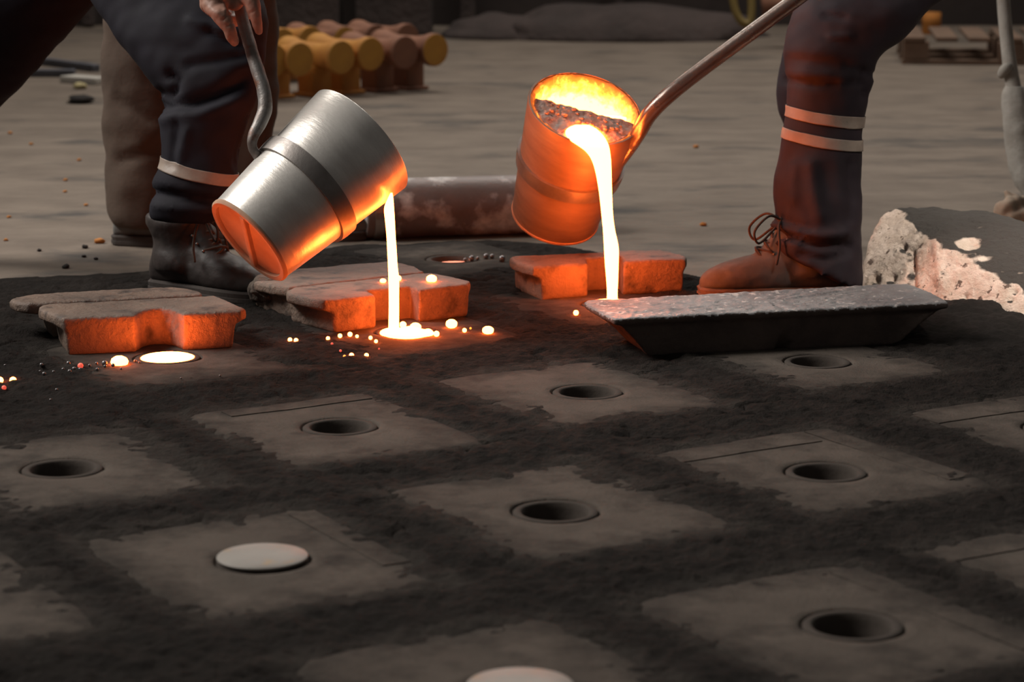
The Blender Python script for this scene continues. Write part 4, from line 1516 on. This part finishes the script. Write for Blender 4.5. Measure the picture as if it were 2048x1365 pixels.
# ------------------------------------------------------------------ tool and scraps behind the block
foot = G(2075, 425, -0.012)
dT = (foot - CO).dot(FW)
t = thing('sand_rammer', 'crusted grey tool standing upright behind the pale block', 'tool', foot)
bm = bmesh.new()
add_tube(bm, [P(2001, -160, dT), P(2007, 0, dT), P(2014, 80, dT), P(2021, 140, dT), P(2029, 185, dT)], [0.019, 0.0195, 0.02, 0.0215, 0.023], 18, 5)
obj('shaft', bm, M['tool'], t)
bm = bmesh.new()
add_tube(bm, [P(2004, 148, dT - .01), P(2011, 138, dT - .02), P(2020, 133, dT - .01)], [0.014, 0.016, 0.012], 12, 4)
obj('trigger_knob', bm, M['tool'], t)
bm = bmesh.new()
add_rings(bm, px_rings([(2012, 172, 2046, 172, dT, 1), (2004, 190, 2056, 190, dT, 1), (2003, 215, 2064, 215, dT, 1), (2006, 250, 2070, 250, dT, 1), (2010, 290, 2076, 290, dT, 1), (2018, 335, 2084, 335, dT, 1), (2028, 365, 2090, 365, dT, 1), (2044, 390, 2098, 395, dT, 1), (2056, 415, 2104, 420, dT, 1)], 24, 5))
for v in bm.verts:
    v.co += Vector((noise.noise(v.co * 25), noise.noise(v.co * 25 + Vector((3, 3, 3))), 0)) * 0.006
obj('sleeve', bm, M['tool'], t)

c = G(2010, 462, -0.012)
bm = bmesh.new()
blob_bm(bm, G(2005, 447, 0.02), 0.06, 3, (1.0, 0.9, 0.55), 0.5, 12)
blob_bm(bm, G(2050, 452, 0.02), 0.07, 3, (1.1, 0.8, 0.5), 0.5, 12)
me = remesh(bm, 0.008, 3)
displace(me, lambda co, n: 0.008 * noise.noise(co * 20))
tag(fin('leather_scrap', me, M['ragdark'], None, True, (c.x, c.y, 0)), 'dark brown leather scrap on the floor behind the pale block', 'scrap')
bm = bmesh.new()
dR = 6.62
add_tube(bm, [P(1996, 440, dR - .06), P(2008, 418, dR - .08), P(2030, 408, dR - .05), P(2055, 412, dR)], [0.016, 0.022, 0.024, 0.026], 14, 5)
add_tube(bm, [P(2012, 386, dR - .04), P(2022, 398, dR - .04), P(2042, 412, dR - .02), P(2070, 432, dR)], [0.010, 0.018, 0.022, 0.02], 14, 5)
add_tube(bm, [P(1994, 442, dR - .07), P(2020, 436, dR - .09), P(2060, 432, dR - .06)], [0.010, 0.018, 0.026], 14, 5)
me = remesh(bm, 0.006, 3)
displace(me, lambda co, n: 0.006 * noise.noise(Vector((co.x * 50, co.y * 50, co.z * 20))))
tag(fin('twisted_rag', me, M['rag'], None, True, (c.x, c.y - .05, 0)), 'twisted pale brown rag on the leather scrap at the tool foot', 'rag')

# ------------------------------------------------------------------ pipe lying behind the ladles
a, b = P(728, 428, 6.62), P(1165, 407, 6.74)
rp = 0.5 * 119 / FPX * 6.66
a.z = b.z = rp - 0.012
ax = (b - a)
t = thing('steel_pipe', 'mottled rusty pipe lying on the floor between the two ladles', 'pipe', (a + b) / 2 - Vector((0, 0, rp)))
q = ax.to_track_quat('Z', 'Y').to_matrix().to_4x4()
mt = Matrix.Translation(a) @ q
L = ax.length
bm = bmesh.new()
lathe_bm(bm, [(rp - 0.012, 0), (rp - 0.002, 0), (rp, 0.004), (rp, L * .25), (rp, L * .5), (rp, L * .75), (rp, L - 0.004), (rp - 0.002, L), (rp - 0.012, L)], 56, mt, True)
obj('pipe_wall', bm, M['pipe'], t)
bm = bmesh.new()
lathe_bm(bm, [(rp - 0.006, 0.02), (rp + 0.006, 0.02), (rp + 0.006, 0.045), (rp - 0.006, 0.045)], 56, mt, True)
obj('end_collar', bm, M['band'], t, False)

# ------------------------------------------------------------------ yellow castings in the background
AXC = Vector((0.66, -0.75, 0)).normalized()


def casting(px, py, D, m1, m2, label, lift=0.0):
    """px, py: centre of the front cap"""
    cap = P(px, py, D)
    zc = cap.z
    Lb = 0.40
    ctr = cap - AXC * Lb * 0.5
    t = thing('yellow_casting', label, 'casting', (ctr.x, ctr.y, -0.012), 'castings stacked at the back')
    q = AXC.to_track_quat('Z', 'Y').to_matrix().to_4x4()
    mt = Matrix.Translation(cap - AXC * Lb) @ q
    R = 0.074
    bm = bmesh.new()
    lathe_bm(bm, [(R * .9, 0), (R, 0.006), (R, 0.03), (R * .86, 0.07), (R * .74, 0.13), (R * .74, Lb - .13), (R * .86, Lb - .07), (R, Lb - .03), (R, Lb - .006), (R * .97, Lb)], 32, mt)
    obj('barrel', bm, m1, t)
    bm = bmesh.new()
    lathe_bm(bm, [(0.002, Lb + 0.003), (R * .95, Lb + 0.003), (R * .95, Lb - .006), (0.002, Lb - .006)], 32, mt)
    obj('end_cap', bm, m2, t, False)
    bm = bmesh.new()
    rz = Matrix.Rotation(math.atan2(AXC.y, AXC.x), 4, 'Z')
    hh = zc + 0.012 - R * 0.55
    box_bm(bm, (ctr.x, ctr.y, -0.012 + hh / 2), 0.12, 0.105, hh, 0.012, rz)
    obj('leg', bm, m1, t, False)
    bm = bmesh.new()
    box_bm(bm, (ctr.x, ctr.y, -0.004), 0.15, 0.13, 0.016, 0.004, rz)
    obj('foot_plate', bm, m1, t, False)


for px, py, D, a_, b_, lab in [(547, 121, 10.35, 'yellow', 'ochre', 'yellow casting half hidden by the worker and ladle handle, front row'),
                               (600, 119, 10.42, 'yellow', 'ochre', 'second yellow casting from the left in the front row'),
                               (683, 115, 10.52, 'yellow', 'ochre', 'third casting from the left in the front row, orange barrel'),
                               (742, 108, 10.62, 'yellow', 'ochre', 'bright yellow casting in the middle of the front row'),
                               (810, 105, 10.72, 'rustpaint', 'rustpaint', 'dull rust brown casting, second from the right in front'),
                               (871, 100, 10.82, 'rustpaint', 'ochre', 'rightmost casting of the front row, rust barrel and yellow end'),
                               (566, 88, 11.25, 'yellow', 'ochre', 'yellow casting at the left end of the rear row'),
                               (622, 84, 11.32, 'yellow', 'ochre', 'second casting from the left in the rear row'),
                               (690, 84, 11.4, 'rustpaint', 'ochre', 'orange brown casting in the middle of the rear row'),
                               (752, 80, 11.5, 'rustpaint', 'rustpaint', 'rust brown casting, second from the right in the rear row'),
                               (815, 78, 11.58, 'rustpaint', 'rustpaint', 'rust brown casting at the right end of the rear row')]:
    casting(px, py, D, M[a_], M[b_], lab)

# ------------------------------------------------------------------ far background
def pallet(px, py, label, n=3, w=1.1, rot=0.05):
    c = G(px, py, -0.012)
    t = thing('wooden_pallet', label, 'pallet', (c.x, c.y, -0.012), 'pallets at the back right')
    rz = Matrix.Rotation(rot, 4, 'Z')

    def bx(name, x, y, z, sx, sy, sz):
        bm = bmesh.new()
        o = rz @ Vector((x, y, 0))
        box_bm(bm, (c.x + o.x, c.y + o.y, z - 0.012), sx, sy, sz, 0.004, rz)
        obj(name, bm, M['timber'], t, False)
    for i in range(3):
        bx('runner', 0, -0.36 + 0.36 * i, 0.012, w, 0.1, 0.024)
    for i in range(3):
        for j in range(3):
            bx('block', -w / 2 + 0.07 + (w / 2 - 0.07) * i, -0.36 + 0.36 * j, 0.07, 0.13, 0.1, 0.09)
    for i in range(7):
        bx('deck_board', -w / 2 + 0.06 + (w - 0.12) / 6 * i, 0, 0.128, 0.11, 0.84, 0.022)


pallet(2010, 118, 'brown wooden pallet cut by the right edge at the back', rot=-0.12)

c = G(1180, 62, -0.012)
for px, py, w, h, lab in [(1270, 84, 0.8, 0.20, 'low dark mound of sand against the back wall, mid right'), (1000, 80, 0.34, 0.13, 'low dark mound of sand against the back wall, left of the larger mound')]:
    c = G(px, py, -0.012)
    bm = bmesh.new()
    blob_bm(bm, (0, 0, 0), 1, 4)
    for v in bm.verts:
        k = 1 + 0.25 * noise.noise(v.co * 2 + Vector((px, 0, 0)))
        v.co = Vector((c.x + v.co.x * w * k, c.y + 0.4 + v.co.y * 0.45, -0.012 + max(v.co.z, -0.02) * h * k))
    tag(obj('sand_mound', bm, M['mound'], None, True, (c.x, c.y + .4, 0)), lab, 'mound', 'mounds along the back wall')

# dark stacked boxes behind the castings
for px, py, sx, sz, lab in [(600, 66, 0.5, 0.42, 'dark metal box against the back wall behind the castings'), (790, 66, 0.45, 0.36, 'dark metal box against the back wall right of the wall post')]:
    c = G(px, py, -0.012)
    t = thing('metal_box', lab, 'box', (c.x, c.y, -0.012), 'dark boxes at the back wall')
    bm = bmesh.new()
    box_bm(bm, (c.x, c.y, sz / 2 - 0.012), sx, 0.4, sz, 0.01)
    obj('crate_body', bm, M['mound'], t, False)
    bm = bmesh.new()
    box_bm(bm, (c.x, c.y, sz - 0.002), sx + 0.03, 0.43, 0.03, 0.008)
    obj('lid', bm, M['mound'], t, False)

# hanging hose and orange drum piece behind the right handle
c = G(1480, 62, -0.012)
bm = bmesh.new()
add_tube(bm, [P(1462, -60, 13.2), P(1468, 10, 13.2), P(1482, 42, 13.2), P(1500, 44, 13.2), P(1503, 0, 13.2), P(1495, -70, 13.2)], [0.022] * 6, 10, 6)
tag(obj('hose', bm, M['hose'], None, True, (c.x, c.y, 0)), 'dull yellow hose loop hanging at the back above the right handle', 'hose')
bm = bmesh.new()
add_tube(bm, [P(1525, 12, 13.4), P(1700, -4, 13.4)], [0.06, 0.06], 20, 3, False)
tag(obj('pipe_length', bm, M['rustpaint'], None, True, P(1610, 4, 13.4)), 'rust orange pipe length at the back above the right handle', 'pipe')
c = G(1868, 62, -0.012)
bm = bmesh.new()
lathe_bm(bm, [(0.002, 0), (0.055, 0), (0.058, 0.006), (0.055, 0.06), (0.058, 0.066), (0.055, 0.13), (0.002, 0.13)], 28, Matrix.Translation(G(1862, 68, -0.012)))
tag(obj('small_drum', bm, M['chip'], None, True, G(1862, 68, -0.012)), 'small orange drum at the back left of the pallet', 'drum')

# things lying on the floor at the left
def bar(x0, y0, x1, y1, r, m, name, label, cat, lift=0.0, flat=None, group=None):
    a, b = G(x0, y0, -0.012 + r + lift), G(x1, y1, -0.012 + r + lift)
    c = (a + b) / 2
    bm = bmesh.new()
    d = b - a
    rz = Matrix.Rotation(math.atan2(d.y, d.x), 4, 'Z')
    box_bm(bm, c, d.length, flat or 2 * r, 2 * r, min(r * .4, 0.006), rz)
    tag(obj(name, bm, m, None, False, c), label, cat, group)


bar(20, 114, 192, 136, 0.018, M['greybar'], 'steel_bar', 'grey steel bar on the floor at the back left, the farther of two', 'bar', 0, 0.05, 'grey bars at the back left')
bar(-30, 146, 150, 146, 0.018, M['greybar'], 'steel_bar', 'grey steel bar on the floor at the back left, the nearer of two', 'bar', 0, 0.06, 'grey bars at the back left')
bar(134, 157, 206, 162, 0.016, M['paper'], 'pale_board', 'short pale board lying on the floor between the left worker legs', 'board', 0, 0.10)


def clump(px, py, rpx, m, name, label, cat, sq=(1, 1, 0.6), group=None):
    c = G(px, py, -0.012)
    d = (c - CO).dot(FW)
    r = rpx / FPX * d
    bm = bmesh.new()
    blob_bm(bm, (c.x, c.y, -0.012 + r * sq[2] * 0.8), r, 2, sq, 0.5, 20)
    tag(obj(name, bm, M[m], None, True, (c.x, c.y, -0.012)), label, cat, group)


clump(160, 178, 14, 'cream', 'sand_lump', 'cream coloured lump on the floor next to the pale board', 'lump', (1, 1, 0.5))
clump(162, 206, 26, 'clod', 'black_clod', 'flat black clod on the floor under the cream lump', 'lump', (1, 1.2, 0.35))
clump(200, 487, 10, 'chip', 'orange_chip', 'orange chip on the floor left of the dark boot', 'chip', (1.1, 0.8, 0.6))
clump(1407, 452, 7, 'chip', 'orange_chip', 'orange chip on the floor right of the right ladle', 'chip')
clump(1392, 296, 6, 'chip', 'orange_chip', 'faint orange chip on the floor under the right handle', 'chip')
for x, y in [(20, 268), (62, 290), (158, 322), (130, 385), (172, 412), (18, 436), (12, 482), (131, 362)]:
    clump(x, y, 4.5, 'chip', 'orange_chip', 'small dull orange chip scattered on the floor at the left', 'chip', group='orange chips on the left floor')
for x, y, r in [(170, 497, 7), (168, 515, 5), (79, 503, 5), (132, 537, 8), (192, 520, 5)]:
    clump(x, y, r, 'clod', 'black_clod', 'small black clod on the floor left of the dark boot', 'lump', group='black clods on the left floor')
clump(1812, 416, 4, 'clod', 'black_clod', 'tiny black clod', 'lump') if False else None

# every small countable piece gets a label of its own: counted from left to right inside its group
ORD = ['first', 'second', 'third', 'fourth', 'fifth', 'sixth', 'seventh', 'eighth', 'ninth', 'tenth', 'eleventh', 'twelfth', 'thirteenth', 'fourteenth', 'fifteenth', 'sixteenth', 'seventeenth', 'eighteenth',
       'nineteenth', 'twentieth', 'twenty-first', 'twenty-second', 'twenty-third', 'twenty-fourth']
groups = {}
for o in COL.objects:
    if o.parent is None and o.get('label') and o.get('group'):
        groups.setdefault((o['group'], o['label']), []).append(o)
for (g, l), os_ in groups.items():
    if len(os_) < 2:
        continue
    os_.sort(key=lambda o: o.location.x)
    for i, o in enumerate(os_):
        w = 'leftmost' if i == 0 else 'rightmost' if i == len(os_) - 1 else ORD[i] + ' from left'
        o['label'] = w + ' ' + l
